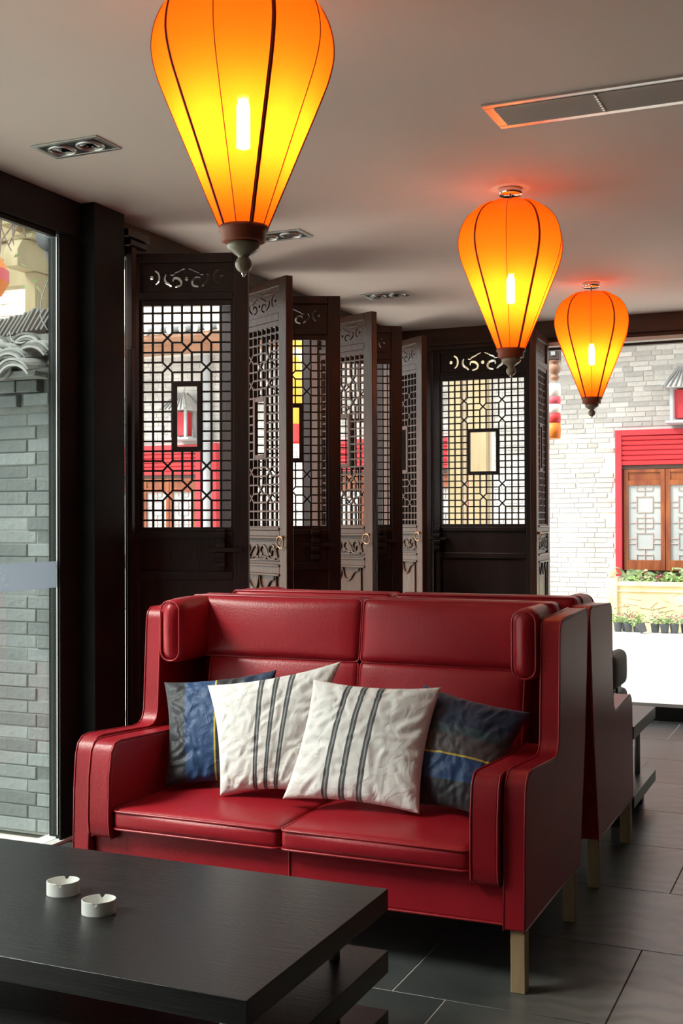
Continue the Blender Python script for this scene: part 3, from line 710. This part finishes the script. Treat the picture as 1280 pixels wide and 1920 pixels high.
# ------------------------------------------------------------------ TABLES
def table(loc, L, W, slabs, posts, label):
    """origin at the right far corner on the floor; extends to -x and -y"""
    t = empty('slab_table', loc, 0, label, 'table', 'black stacked-slab coffee tables')
    for nm, z1, th in slabs: box(nm, (-L, -W, z1-th), (0, 0, z1), table_m, t, .002)
    zs = sorted([(z-th, z) for _, z, th in slabs])
    for (a0, a1), (b0, b1) in zip(zs[:-1], zs[1:]):
        for px, py in posts: MB().lathe([(0, a1-.001), (.0135, a1-.001), (.0135, b0+.001), (0, b0+.001)], 16, (px, py, 0)).build('metal_post', postm, t)
    for px in (-.08, -L+.08):
        for py in (-.07, -W+.07): box('foot', (px-.03, py-.03, 0), (px+.03, py+.03, zs[0][0]), blackm, t)
    return t
table((-1.050, 2.685, 0), 1.45, .728, [('tabletop', .45, .052), ('shelf', .30, .054), ('lower_slab', .155, .054)], [(-.10, -.10), (-.10, -.63), (-1.35, -.10), (-1.35, -.63)], 'black wood-grained slab table in the foreground with two ashtrays on it')
table((-.885, 5.79, 0), 1.45, .60, [('tabletop', .45, .055), ('lower_slab', .148, .052)], [(-.07, -.10), (-.07, -.50), (-1.35, -.10), (-1.35, -.50)], 'black slab table on the far side of the sofas, right end showing')

def ashtray(loc, rz, label):
    t = empty('ashtray', loc, rz, label, 'ashtray', 'white ceramic ashtrays on the front table')
    n = 96; a, b2 = .0395, .034; H = .032; vs = []; fs = []; rings = 7
    def top(k, inner):
        ph = 2*PI*k/n; zz = H
        for c in (math.radians(78), math.radians(-102)):
            d = (ph-c+PI) % (2*PI)-PI
            if abs(d) < .13: zz = H-.0075*math.sqrt(max(0, 1-(d/.13)**2))
        return zz
    prof = [(1.0, 0), (1.0, None), (.93, None), (.90, .010), (.0, .009)]
    for f, z in prof:
        for k in range(n):
            ph = 2*PI*k/n; vs.append((a*f*math.cos(ph), b2*f*math.sin(ph), top(k, 0) if z is None else z))
    for i in range(len(prof)-1):
        for k in range(n): fs.append((i*n+k, i*n+(k+1) % n, (i+1)*n+(k+1) % n, (i+1)*n+k))
    fs.append(tuple(range(n))[::-1])
    mb = MB().add(vs, fs, False); o = mb.build('bowl', whitec, t, .0008)
    return t
ashtray((-1.760, 2.345, .45), math.radians(35), 'white ceramic ashtray with two notches, the left one farther back on the table')
ashtray((-1.598, 2.262, .45), math.radians(35), 'white ceramic ashtray with two notches, the right one nearer the table edge')

# ------------------------------------------------------------------ GREY CHAIR behind the far table
t = empty('lounge_chair', (-1.49, 6.25, 0), 0, 'dark grey felt lounge chair beyond the far table, only its rounded back showing', 'chair')
rbox((.29, -.19, .468), (.365, .16, .655), .034, 8, (.010, 0, .004)).build('backrest', greyfab, t)
rbox((-.30, -.25, .36), (.365, .19, .450), .035, 8, (0, 0, .006)).build('seat', greyfab, t)
MB().box((.34, -.05, .40), (.352, .05, .55)).build('back_bracket', blackm, t)
for sx in (-.26, .30):
    for sy in (-.20, .15): MB().tube([(sx, sy, .37), (sx*1.05, sy*1.05, 0)], [.016, .012], 10).build('leg', blackm, t)

# ------------------------------------------------------------------ OUTSIDE, NEAR LEFT: brick wall with tile coping
pav = box('pavement', (-30, -6, -.14), (14, 24, -.02), street_m, kind='structure')
bw = empty('brick_wall', (-3.13, 4.13, 0), 0, 'grey brick garden wall with clay tile coping outside the left glass', 'wall')
XW = -1.0
box('mortar', (XW, .004, 0), (-.004, .36, 1.99), mortar_m, bw)
bmesh_cache = {}
def brick(parent, x0, x1, z0, z1, y0, m, dy=.03, key=None):
    k = (round(x1-x0, 4), round(z1-z0, 4), m.name, round(dy, 3))
    w, h = x1-x0, z1-z0
    if k not in bmesh_cache:
        e = .003; vs = [(0, 0+e, 0), (w, 0+e, 0), (w, 0+e, h), (0, 0+e, h), (e, 0, e), (w-e, 0, e), (w-e, 0, h-e), (e, 0, h-e), (0, dy, 0), (w, dy, 0), (w, dy, h), (0, dy, h)]
        fs = [(4, 5, 6, 7), (0, 1, 5, 4), (1, 2, 6, 5), (2, 3, 7, 6), (3, 0, 4, 7), (0, 8, 9, 1), (1, 9, 10, 2), (2, 10, 11, 3), (3, 11, 8, 0)]
        o = MB().add(vs, fs).build('brick', m, parent); bmesh_cache[k] = o
    else: o = bmesh_cache[k].copy(); COL.objects.link(o); o.parent = parent
    o.location = (x0, y0, z0); return o
pitch = .0565
for r in range(32):
    z0 = .012+r*pitch; x1 = -.004; k = 0
    first = .150 if r % 2 else .103
    while x1 > XW:
        w = first if k == 0 else .24
        x0 = max(XW, x1-w)
        if x1-x0 > .02: brick(bw, x0+.0022, x1-.0022, z0, z0+pitch-.0045, random.uniform(-.004, .004), brick_m)
        x1 = x0; k += 1
# stepped corbel bricks under the coping
for (xx0, xx1, zz0, zz1, yy) in ((-.29, -.185, 1.905, 1.955, -.05), (-.285, -.19, 1.845, 1.895, -.03), (-.42, -.30, 1.905, 1.955, -.055), (-.18, -.07, 1.905, 1.955, -.045), (-.55, -.43, 1.905, 1.955, -.05), (-.67, -.56, 1.905, 1.955, -.05), (-.16, -.03, 1.85, 1.9, -.02), (-.41, -.31, 1.845, 1.895, -.03)):
    brick(bw, xx0, xx1, zz0, zz1, yy, brick_m, dy=.1)
MB().box((XW, -.13, 1.958), (-.012, .38, 1.985)).build('coping_bed', mortar_m, bw, .006)
# overlapping curved cover tiles, in courses stepping up
def curved_tile(x, z, y, w, L, up, m, th=.010, tilt=.35, roll=0):
    n = 10; vs = []
    for rr in (0, th):
        for yy in (0, L):
            for i in range(n+1):
                a = -1.05+2.1*i/n; rad = w/2/math.sin(1.05)
                xx = (rad-rr*up)*math.sin(a); zz = up*((rad-rr*up)*math.cos(a)-rad*math.cos(1.05))
                vs.append((xx, yy, zz+ (0 if up > 0 else 0)))
    m_ = n+1; fs = []
    for i in range(n):
        fs += [(i, i+1, m_+i+1, m_+i), (2*m_+i+1, 2*m_+i, 3*m_+i, 3*m_+i+1), (i+1, i, 2*m_+i, 2*m_+i+1), (m_+i, m_+i+1, 3*m_+i+1, 3*m_+i)]
    fs += [(0, m_, 3*m_, 2*m_), (n, 2*m_+n, 3*m_+n, m_+n)]
    o = MB().add(vs, fs, False).build('roof_tile', m, bw); o.location = (x, y, z); o.rotation_euler = (tilt, roll, random.uniform(-.06, .06)); return o
for c in range(4):
    zc = 1.985+.046*c
    for k in range(5):
        xx = -.105-k*.172-(c % 2)*.075
        for q in range(3 if c != 1 else 4):
            curved_tile(xx+random.uniform(-.008, .008), zc-.022+q*.0125, -.17+.060*c+random.uniform(-.01, .01)+q*.008, .165, .17, 1, rooft_w if (c+q) % 2 == 0 else rooft_m, th=.0095, tilt=.12, roll=random.uniform(-.05, .05))
        for q in range(2): curved_tile(xx-.086, zc+.002+q*.012, -.15+.060*c+q*.006, .12, .17, -1, rooft_m, th=.009, tilt=.12)
# leaning ridge of thin tiles set on edge
for k in range(34):
    x0 = -.06-k*.026
    o = MB().box((-.005, -.005, 0), (.005, .11, .118), Matrix.Rotation(math.radians(38+random.uniform(-4, 4)), 4, 'Y')).build('ridge_tile', rooft_m, bw, .002)
    o.location = (x0-.06, .05, 2.150+.004*math.sin(k*.5)+max(0, .035-k*.002)); o.scale = (1, 1, random.uniform(.95, 1.05))
MB().box((XW, .04, 2.10), (.0, .17, 2.165)).build('ridge_bed', rooft_m, bw)
# loose thin cable over the coping
MB().tube(catmull([(-.02, -.03, 2.38), (-.045, -.04, 2.30), (-.035, -.06, 2.22), (.0, -.06, 2.16)], 6), .0022, 6).build('cable', pipem, bw)
MB().tube(catmull([(-.15, -.12, 2.155), (-.13, -.13, 2.115), (-.09, -.13, 2.10), (-.06, -.13, 2.105)], 6), .003, 6).build('cable', pipem, bw)

# carved eave end hanging in view above the wall
t = empty('eave_tile', (-3.52, 4.62, 2.70), 0, 'dark round eave tile with pale rings, at the top corner of the left glass', 'roof tile')
MB().lathe([(0, 0), (.028, 0), (.030, .006), (.038, .006), (.040, -.004), (.056, -.004), (.058, .006), (.066, .006), (.068, .05), (0, .05)], 28).build('end_disc', potm, t).rotation_euler = (PI/2, 0, .35)
for k in range(4):
    o = MB().tube([(.070*math.cos(a), 0, .078*math.sin(a)) for a in [2*PI*i/24 for i in range(24)]], .004, 6, closed=True).build('tile_rim', whitec if k % 2 == 0 else potm, t); o.location = (-.012*k, .016+.02*k, .006*k)
MB().add([(-.05, -.01, -.04), (.06, -.01, -.04), (.045, -.01, -.12), (.015, -.01, -.155), (-.02, -.01, -.11), (-.05, .01, -.04), (.06, .01, -.04), (.045, .01, -.12), (.015, .01, -.155), (-.02, .01, -.11)], [(4, 3, 2, 1, 0), (5, 6, 7, 8, 9), (0, 1, 6, 5), (1, 2, 7, 6), (2, 3, 8, 7), (3, 4, 9, 8), (4, 0, 5, 9)]).build('drip', potm, t)
MB().tube([(0, .05, .04), (.30, .03, .06)], .02, 8).build('eave_batten', potm, t)

# raw timber gate frame beyond the coping
t = empty('timber_gate', (-5.10, 6.5, 0), 0, 'raw yellow timber gate with bracket block seen through the left glass', 'gate')
box('post', (-.09, 0, 0), (0, .26, 3.05), timber, t, .006)
box('rear_post', (.13, .45, 0), (.26, .60, 3.5), timber, t, .006)
box('upper_beam', (-1.6, .02, 3.29), (.40, .12, 3.75), timber, t, .008)
box('middle_beam', (-1.6, .04, 3.165), (-.09, .12, 3.28), timber, t, .008)
box('lower_beam', (-1.6, .02, 2.965), (-.09, .12, 3.10), timber, t, .008)
mb = MB(); pr = [(-.20, 3.05), (-.20, 3.16), (-.15, 3.235), (-.05, 3.25), (.10, 3.245), (.30, 3.15), (.30, 3.05)]
n = len(pr); mb.add([(-.105, y, z) for y, z in pr]+[(.012, y, z) for y, z in pr], [tuple(range(n)), tuple(range(n, 2*n))[::-1]]+[(i, n+i, n+(i+1) % n, (i+1) % n) for i in range(n)])
mb.build('bracket_block', timber, t, .004)
box('capital', (-.16, -.10, 3.25), (.05, .10, 3.285), timber, t, .008)
box('beam_end', (-.155, -.2, 3.335), (-.04, .03, 3.43), timber, t, .006)
# twigs with a few leaves
t = empty('climbing_twigs', (-4.55, 5.6, 2.25), 0, 'bundle of dry vine twigs with a few green shoots outside the left glass', 'plant')
random.seed(5); mb = MB()
for k in range(26):
    x = random.uniform(-.22, .05); z = 1.15
    pts = [(x, random.uniform(-.05, .05), z)]
    for q in range(5): pts.append((pts[-1][0]+random.uniform(-.05, .03), pts[-1][1]+random.uniform(-.03, .03), pts[-1][2]-random.uniform(.05, .11)))
    mb.tube(catmull(pts, 3), random.uniform(.002, .005), 5)
mb.build('stem', twigm, t); tag(t.children[0], kind='stuff')
for (x, z, a) in ((.03, .98, -1.2), (.06, .95, -1.0), (.02, .78, -.9), (.0, .66, .4), (.05, .62, -.5), (.16, .48, -.8), (.13, .50, .3), (.19, .44, -1.0), (.11, .47, 2.8)):
    vs = [(0, 0, 0), (.02, .006, .008), (.065, 0, 0), (.02, -.006, -.008)]
    o = MB().add(vs, [(0, 1, 2), (0, 2, 3)]).build('leaf', leafm, t); o.location = (x, 0, z); o.rotation_euler = (PI/2, -a, 0)
# orange and pink silk lantern cut by the left picture edge
lan2 = mat('orange_paper', (.85, .22, .02), .6); lan3 = mat('pink_paper', (.75, .10, .14), .6)
t = empty('paper_lantern', (-4.70, 5.5, 2.68), 0, 'orange and pink angular lantern cut by the left edge of the picture', 'lantern')
for nm, z0, z1, r0, r1, m in (('upper_panel', .15, .24, .155, .10, lan2), ('middle_panel', .08, .15, .155, .155, lan3), ('lower_panel', .0, .08, .11, .155, lan2)):
    MB().lathe([(r0, z0), (r1, z1)] if nm != 'lower_panel' else [(r0, z0), (r1, z1)], 8, smooth=False).build(nm, m, t)
MB().tube([(0, 0, .24), (0, 0, .9)], .003, 6).build('cord', twigm, t)

# ------------------------------------------------------------------ OUTSIDE, FAR: facade
FY = 15.3
fac = empty('facade_wall', (0, FY, 0), 0, 'grey brick street facade beyond the far opening', 'wall')
box('mortar', (-13.5, .012, 0), (2.0, .5, 3.86), fmortar_m, fac)
# windows openings: units sit proud of the brick; bricks skip them
units = [(-11.9, -8.65), (-6.9, -4.78), (-2.813, -1.05)]
fp = .0645; bricks = []
for r in range(59):
    z0 = .02+r*fp; x = -13.4+(.12 if r % 2 else 0)
    while x < 1.9:
        w = random.choice((.245, .245, .24, .13)); x0, x1 = x+.004, x+w-.004; x += w
        if any(a-.01 < x1 and x0 < b2+.01 for a, b2 in units) and .60 < z0 < 2.49: continue
        bricks.append((x0, x1, z0))
bricks.sort(key=lambda q: abs((q[0]+q[1])/2+2.6)+.6*abs(q[2]-2.8))
st = MB()
for i, (x0, x1, z0) in enumerate(bricks):
    dy = random.uniform(-.005, .004)
    if i < 290: brick(fac, x0, x1, z0, z0+fp-.009, dy, fbrick_m)
    else: st.add([(x0, dy, z0), (x1, dy, z0), (x1, dy, z0+fp-.009), (x0, dy, z0+fp-.009), (x0, .03, z0), (x1, .03, z0), (x1, .03, z0+fp-.009), (x0, .03, z0+fp-.009)], [(0, 1, 2, 3), (0, 4, 5, 1), (1, 5, 6, 2), (2, 6, 7, 3), (3, 7, 4, 0)])
tag(st.build('distant_bricks', fbrick_m, fac), kind='stuff')
def lattice_sash(par, x0, x1, z0, z1):
    fw = .052; s = empty('sash', (x0, -.03, z0)); s.parent = par
    s.empty_display_size = .05
    W, H = x1-x0, z1-z0
    return s
def window_unit(x0, x1, label):
    t = empty('shopfront_window', (x0, FY, 0), 0, label, 'window', 'red framed windows of the facade')
    W = x1-x0; zt, zl, zw = 2.487, 2.415, 2.035
    for a, b2, nm in (((0, -.10, .62), (.082, 0, zt), 'red_jamb'), ((W-.082, -.10, .62), (W, 0, zt), 'red_jamb'), ((.082, -.10, zl), (W-.082, 0, zt), 'red_lintel')): box(nm, a, b2, redpaint, t, .004)
    for k in range(6):
        z = zw+.005+k*.0632; o = MB(); o.add([(.082, -.075, z), (W-.082, -.075, z), (W-.082, -.095, z+.045), (.082, -.095, z+.045), (W-.082, -.06, z+.061), (.082, -.06, z+.061), (.082, -.02, z), (W-.082, -.02, z), (W-.082, -.02, z+.061), (.082, -.02, z+.061)],
                                          [(0, 1, 2, 3), (3, 2, 4, 5), (6, 7, 1, 0), (5, 4, 8, 9)]); o.build('shutter_slat', redpaint, t)
    box('shutter_back', (.08, -.03, zw), (W-.08, -.005, zl), redpaint, t)
    box('dark_gap', (.082, -.05, 1.99), (W-.082, 0, zw), beam_m, t)
    n = max(2, round((W-.20)/.475)); sw = (W-.20)/n
    box('window_backing', (.082, -.012, .62), (W-.082, -.006, 1.99), beam_m, t)
    for k in range(n):
        a = .10+k*sw; b2 = a+sw-.008; fw = .055; z0, z1 = .70, 1.985
        m = MB(); m.box((a, -.05, z0), (a+fw, -.01, z1)).box((b2-fw, -.05, z0), (b2, -.01, z1)).box((a+fw, -.048, z1-.04), (b2-fw, -.012, z1)).box((a+fw, -.048, 1.78), (b2-fw, -.012, 1.845)).box((a+fw, -.048, z0), (b2-fw, -.012, z0+.13))
        sh = m.build('sash', redwood, t, .003)
        box('sash_panel', (a+fw, -.030, 1.845), (b2-fw, -.018, z1-.04), redwood, sh)
        box('glass', (a+fw, -.022, z0+.13), (b2-fw, -.016, 1.78), frosty, sh)
        lm = MB(); gx0, gx1, gz0, gz1 = a+fw, b2-fw, z0+.13, 1.78; gw, gh = gx1-gx0, gz1-gz0; bt = .006
        def seg(u0, v0, u1, v1):
            xa, xb = gx0+gw*min(u0, u1), gx0+gw*max(u0, u1); za, zb = gz0+gh*min(v0, v1), gz0+gh*max(v0, v1)
            lm.box((xa-bt/2, -.036, za-bt/2), (xb+bt/2, -.022, zb+bt/2))
        for v0, v1 in ((.15, .36), (.64, .85)):
            seg(.25, v0, .75, v0); seg(.25, v1, .75, v1); seg(.25, v0, .25, v1); seg(.75, v0, .75, v1)
            vm = (v0+v1)/2
            for dv in (-.035, .035): seg(0, vm+dv, .25, vm+dv); seg(.75, vm+dv, 1, vm+dv)
        seg(.25, .43, .75, .43); seg(.25, .57, .75, .57); seg(.25, .43, .25, .57); seg(.75, .43, .75, .57); seg(0, .5, 1, .5); seg(.5, .36, .5, .64); seg(.5, 0, .5, .15); seg(.5, .85, .5, 1)
        for v in (.07, .93): seg(.25, v, .75, v); seg(.25, 0 if v < .5 else v, .25, v if v < .5 else 1); seg(.75, 0 if v < .5 else v, .75, v if v < .5 else 1)
        lm.build('sash_lattice', lattw, sh)
    return t
window_unit(-2.813, -1.05, 'red framed shop window with louvred head and wooden sashes, seen in the far opening')
window_unit(-6.9, -4.78, 'red framed window partly hidden behind the yellow timber posts')
window_unit(-11.9, -8.92, 'red louvred window seen through the nearest lattice leaf')
# red jamb strip and grey pipe right of the left window
t = empty('downpipe', (-8.80, FY-.12, 0), 0, 'grey downpipe beside the left red window', 'pipe'); MB().tube([(0, 0, 0), (0, 0, 3.8)], .065, 14).build('pipe', pipem, t); MB().tube([(0, 0, 2.62), (0, 0, 2.70)], .078, 14).build('pipe_joint', pipem, t)
box('red_post', (-8.715, FY-.12, 0), (-8.64, FY, 2.50), redpaint, None, .004, label='thin red post right of the grey downpipe', cat='post')
# eave with tiles
t = empty('facade_roof', (0, FY, 3.86), 0, 'tiled eave with brown wooden soffit along the facade', 'roof')
box('fascia', (-13.5, -.25, .0), (2.0, .05, .10), eavew, t, .004); box('soffit', (-13.5, -.95, .10), (2.0, .05, .15), eavew, t)
for k in range(75):
    o = MB().tube([(0, -1.0, .19), (0, .35, .52)], .055, 10).build('cover_tile', rooft_w, t) if k == 0 else ct.copy()
    if k == 0: ct = o
    else: COL.objects.link(o); o.parent = t
    o.location = (-13.4+k*.205, 0, 0)
MB().add([(-13.5, -.97, .15), (2.0, -.97, .15), (2.0, .40, .50), (-13.5, .40, .50)], [(0, 1, 2, 3)]).build('roof_deck', rooft_m, t)
t = empty('board_screen', (0, 17.5, 0), 0, 'pale slatted board screen above the facade roof', 'screen')
for k in range(9): box('board', (-17, 0, 4.5+k*.22), (-6.5, .05, 4.70+k*.22), creamb, t)
for k in range(6): box('screen_post', (-16.5+k*1.95, .05, 0), (-16.4+k*1.95, .15, 6.5), creamb, t)
# box wall lanterns with tiled hip roofs
def wall_lantern(x, z, label):
    t = empty('wall_lantern', (x, FY-.30, z), 0, label, 'wall lamp', 'red box lanterns with tiled hip roofs')
    for sx in (-.13, .13):
        for sy in (-.13, .13): box('frame_post', (sx-.018, sy-.018, .0), (sx+.018, sy+.018, .40), pipem, t)
    box('red_box', (-.10, -.10, .03), (.10, .10, .38), redpaint, t)
    box('base_plate', (-.20, -.18, -.03), (.20, .30, .0), pipem, t)
    vs = [(-.22, -.28, .40), (.22, -.28, .40), (.22, .28, .40), (-.22, .28, .40), (-.05, -.05, .66), (.05, -.05, .66), (.05, .05, .66), (-.05, .05, .66)]
    MB().add(vs, [(0, 1, 5, 4), (1, 2, 6, 5), (2, 3, 7, 6), (3, 0, 4, 7), (4, 5, 6, 7), (3, 2, 1, 0)]).build('hip_roof', rooft_w, t)
    rb = MB()
    for sx, sy in ((-1, -1), (1, -1), (1, 1), (-1, 1)): rb.tube([(sx*.22, sy*.28, .41), (sx*.05, sy*.05, .67)], .015, 6)
    for k in range(7):
        u = -.195+k*.065; rb.tube([(u, -.285, .41), (u*.2, -.055, .665)], .012, 5)
    rb.build('roof_ribs', rooft_m, t)
    return t
wall_lantern(-9.10, 2.57, 'red box lantern with tiled hip roof seen in the opening of the nearest lattice leaf')
wall_lantern(-1.93, 2.56, 'red box lantern with tiled hip roof at the right picture edge')
wall_lantern(-10.55, 2.57, 'red box lantern at the far left, seen through the nearest lattice leaf')

# yellow timber posts seen through the closed leaf
for k, (xa, xb, lab) in enumerate(((-3.64, -3.50, 'left yellow timber post seen through the wide closed leaf'), (-3.42, -3.235, 'right yellow timber post seen through the wide closed leaf'))):
    t = empty('timber_post', ((xa+xb)/2, 11.0, 0), 0, lab, 'post', 'yellow timber posts in the street'); w = (xb-xa)/2
    box('shaft', (-w, -w, 0), (w, w, 4.2), timber, t, .01); box('side_strip', (w, -.02, 0), (w+.03, .04, 4.2), creamb, t, .004); box('plinth', (-w-.01, -w-.01, 0), (w+.03, w+.01, .22), curb_m, t, .01)
box('cross_beam', (-6.2, 11.0, 3.6), (-3.1, 11.12, 3.85), timber, None, .01, label='yellow timber beam crossing above the two timber posts', cat='beam')
# orange banner lantern seen through the second dark leaf
ban = mat('orange_banner', (.90, .42, .04), .6, noise_s=2.6, col2=(.88, .80, .52), lo=.52, hi=.56); banr = mat('red_banner', (.70, .04, .04), .6)
t = empty('banner_lantern', (-5.33, 11.06, 2.14), 0, 'tall orange cloth lantern with pale leaf pattern and red hem', 'lantern')
MB().lathe([(.0, .20), (.17, .20), (.18, .22), (.18, 1.08), (.15, 1.12), (0, 1.12)], 24).build('orange_drum', ban, t)
MB().lathe([(.165, .02), (.175, .20)], 24).build('red_hem', banr, t)
MB().tube([(-.06, -.19, .35), (-.055, -.19, -.05)], .008, 6).build('tassel', creamb, t); MB().tube([(0, 0, 1.12), (0, 0, 1.47)], .005, 6).build('cord', twigm, t)
banw = mat('pale_banner', (.93, .88, .80), .6)
t = empty('cloth_lantern', (-2.178, 9.2, 1.99), 0, 'red and white banded cloth lantern hanging beside the open far leaf', 'lantern')
for k, (z0, z1, m) in enumerate(((.0, .12, lan2), (.12, .20, banr), (.20, .27, banw), (.27, .33, lan3), (.33, .43, banw))): MB().lathe([(0, z0), (.050, z0), (.054, (z0+z1)/2), (.050, z1), (0, z1)], 20).build('cloth_band', m, t)
t = empty('hanging_boss', (-2.172, 9.2, 2.44), 0, 'carved brown hanging wooden boss above the banded lantern', 'carving')
MB().lathe([(0, 0), (.022, .004), (.036, .022), (.040, .035), (.026, .05), (.03, .06), (.046, .08), (.050, .105), (.042, .13), (.03, .14), (.048, .15), (.048, .165)], 20).build('lotus', eavew, t)
box('square_neck', (-.045, -.045, .165), (.045, .045, .34), beam_m, t, .006); box('neck_panel', (-.018, -.052, .20), (.018, -.045, .31), pipem, t, .002)
box('eave_beam', (-2.9, 9.16, 2.78), (3.4, 9.26, 2.98), beam_m, None, .006, label='brown eave beam of the porch outside the far opening', cat='beam')

# ------------------------------------------------------------------ planter, potted plants, kerb
PYF = 14.55
box('kerb', (-6.0, 14.05, -.02), (3.5, 14.95, 0.0), curb_m, None, .01, label='pale stone kerb strip under the row of pots', cat='kerb')
pl = empty('stone_planter', (-2.74, PYF, 0), 0, 'carved yellow stone planter with leafy plants in front of the far window', 'planter')
box('panel', (.06, 0, .0), (2.3, .06, .58), marble, pl, .008); box('cap_rail', (.04, -.03, .535), (2.3, .09, .59), marble, pl, .010); box('lower_moulding', (.06, -.02, .465), (2.3, .0, .485), marble, pl, .006)
box('trough', (.08, .06, 0), (2.3, .60, .50), marble, pl); box('soil', (.10, .10, .50), (2.28, .58, .535), beam_m, pl)
ps = box('end_post', (-.06, -.04, 0), (.075, .10, .64), marble, pl, .012)
MB().lathe([(.0, .64), (.045, .645), (.035, .665), (.055, .69), (.06, .72), (.045, .75), (0, .765)], 16).build('post_knob', marble, pl)
rl = MB(); random.seed(11)
for k in range(34):
    x = random.uniform(.15, 2.2); z = random.uniform(.12, .42); pts = [(x, -.002, z)]
    a = random.uniform(-.5, .5)+(PI if random.random() < .5 else 0)
    for q in range(3): a += random.uniform(-.5, .5); pts.append((pts[-1][0]+.055*math.cos(a), -.002, max(.08, min(.45, pts[-1][2]+.04*math.sin(a)))))
    rl.tube(catmull(pts, 3), .008, 5)
tag(rl.build('relief_carving', marble, pl), kind='stuff')
def leaves(mb, n, cx, cy, cz, rx, ry, rz, L, Wd):
    for k in range(n):
        p = V((cx+random.gauss(0, rx), cy+random.gauss(0, ry), cz+abs(random.gauss(0, rz))))
        d = V((random.gauss(0, 1), random.gauss(0, 1)-.4, random.uniform(-.1, 1.2))).normalized(); s = d.orthogonal().normalized(); s.rotate(Matrix.Rotation(random.uniform(0, 6), 3, d))
        l = L*random.uniform(.6, 1.2); w = Wd*random.uniform(.7, 1.2); bend = V((0, 0, -.25*l))
        vs = [p, p+d*l*.45+s*w, p+d*l+bend, p+d*l*.45-s*w]; mb.add([tuple(q) for q in vs], [(0, 1, 2), (0, 2, 3)])
def planter_plant(x, kind, label):
    t = empty('planter_plant', (-2.74+x, PYF+.3, .52), 0, label, 'plant', 'leafy plants in the stone planter')
    mb = MB()
    if kind == 0: leaves(mb, 110, 0, -.05, .02, .10, .10, .07, .09, .022); mb.build('foliage', leafm, t)
    elif kind == 1:
        for k in range(11):
            a = random.uniform(-1.1, 1.1); l = random.uniform(.20, .30); pts = [(0, 0, 0), (math.sin(a)*l*.5, -.03, l*.7), (math.sin(a)*l, -.08, l*.8)]
            c = catmull(pts, 4); vs = []; fs = []
            for i, p in enumerate(c):
                w = .030*math.sin(PI*(i+.3)/(len(c)+.3)); vs += [(p.x-w*math.cos(a), p.y, p.z+w*.5), (p.x+w*math.cos(a), p.y, p.z-w*.5)]
            for i in range(len(c)-1): fs.append((2*i, 2*i+1, 2*i+3, 2*i+2))
            mb.add(vs, fs, True)
        leaves(mb, 30, 0, -.05, .0, .08, .08, .04, .08, .02); mb.build('broad_leaves', leafp, t)
    else: leaves(mb, 70, 0, -.05, .02, .08, .08, .06, .10, .025); mb.build('foliage', leafp, t); m2 = MB(); leaves(m2, 12, 0, -.08, .06, .06, .05, .04, .11, .02); m2.build('pink_leaves', pinkm, t)
names = ['bushy green', 'broad pale-leaved', 'pink-tipped']
for i, (x, k, l) in enumerate(((.13, 1, 'broad-leaved planter plant beside the round post knob'), (.30, 0, 'bushy planter plant between the knob and the pink leaves'), (.42, 2, 'pink-leaved planter plant below the first window sash'), (.62, 0, 'bushy green planter plant below the middle of the sashes'), (.80, 0, 'bushy green planter plant left of the spiky pale one'), (.96, 1, 'tall pale broad-leaved planter plant near the right picture edge'), (1.15, 0, 'bushy planter plant cut by the right picture edge'))):
    planter_plant(x, k, l)
def pot(x, y, tilt, label):
    t = empty('potted_flower', (x, y, 0), 0, label, 'potted plant', 'black pots of small flowers along the kerb')
    p = MB().lathe([(0, 0), (.040, 0), (.055, .10), (.058, .108), (.052, .108), (.048, .085), (0, .085)], 16).build('pot', potm, t)
    mb = MB(); leaves(mb, 70, 0, -.01, .11, .045, .04, .06, .05, .013); fo = mb.build('foliage', leafp if random.random() < .6 else leafm, t)
    mb = MB(); leaves(mb, 7, 0, -.04, .17, .04, .02, .03, .03, .014); mb.build('petals', pinkm, t)
    if tilt: t.rotation_euler = (0, tilt, 0); t.location.z = .02
    return t
for i, (x, y, tl, l) in enumerate(((-2.62, 14.30, 0, 'flower pot half hidden by the sofa back edge'), (-2.555, 14.44, 0, 'flower pot set back between the first two'), (-2.50, 14.30, 0, 'flower pot with a bright pink bloom, second in the front row'), (-2.395, 14.32, 0, 'flower pot just left of the tilted one'), (-2.285, 14.12, -.45, 'tilted flower pot leaning to the left'), (-2.19, 14.34, 0, 'flower pot just right of the tilted one'), (-2.075, 14.30, 0, 'wide flower pot, third right of the tilted one'), (-1.965, 14.32, 0, 'flower pot below the carved branch, next to last'), (-1.855, 14.42, 0, 'last whole flower pot before the picture edge'), (-1.75, 14.3, 0, 'flower pot cut by the right picture edge'))):
    pot(x, y, tl, l)
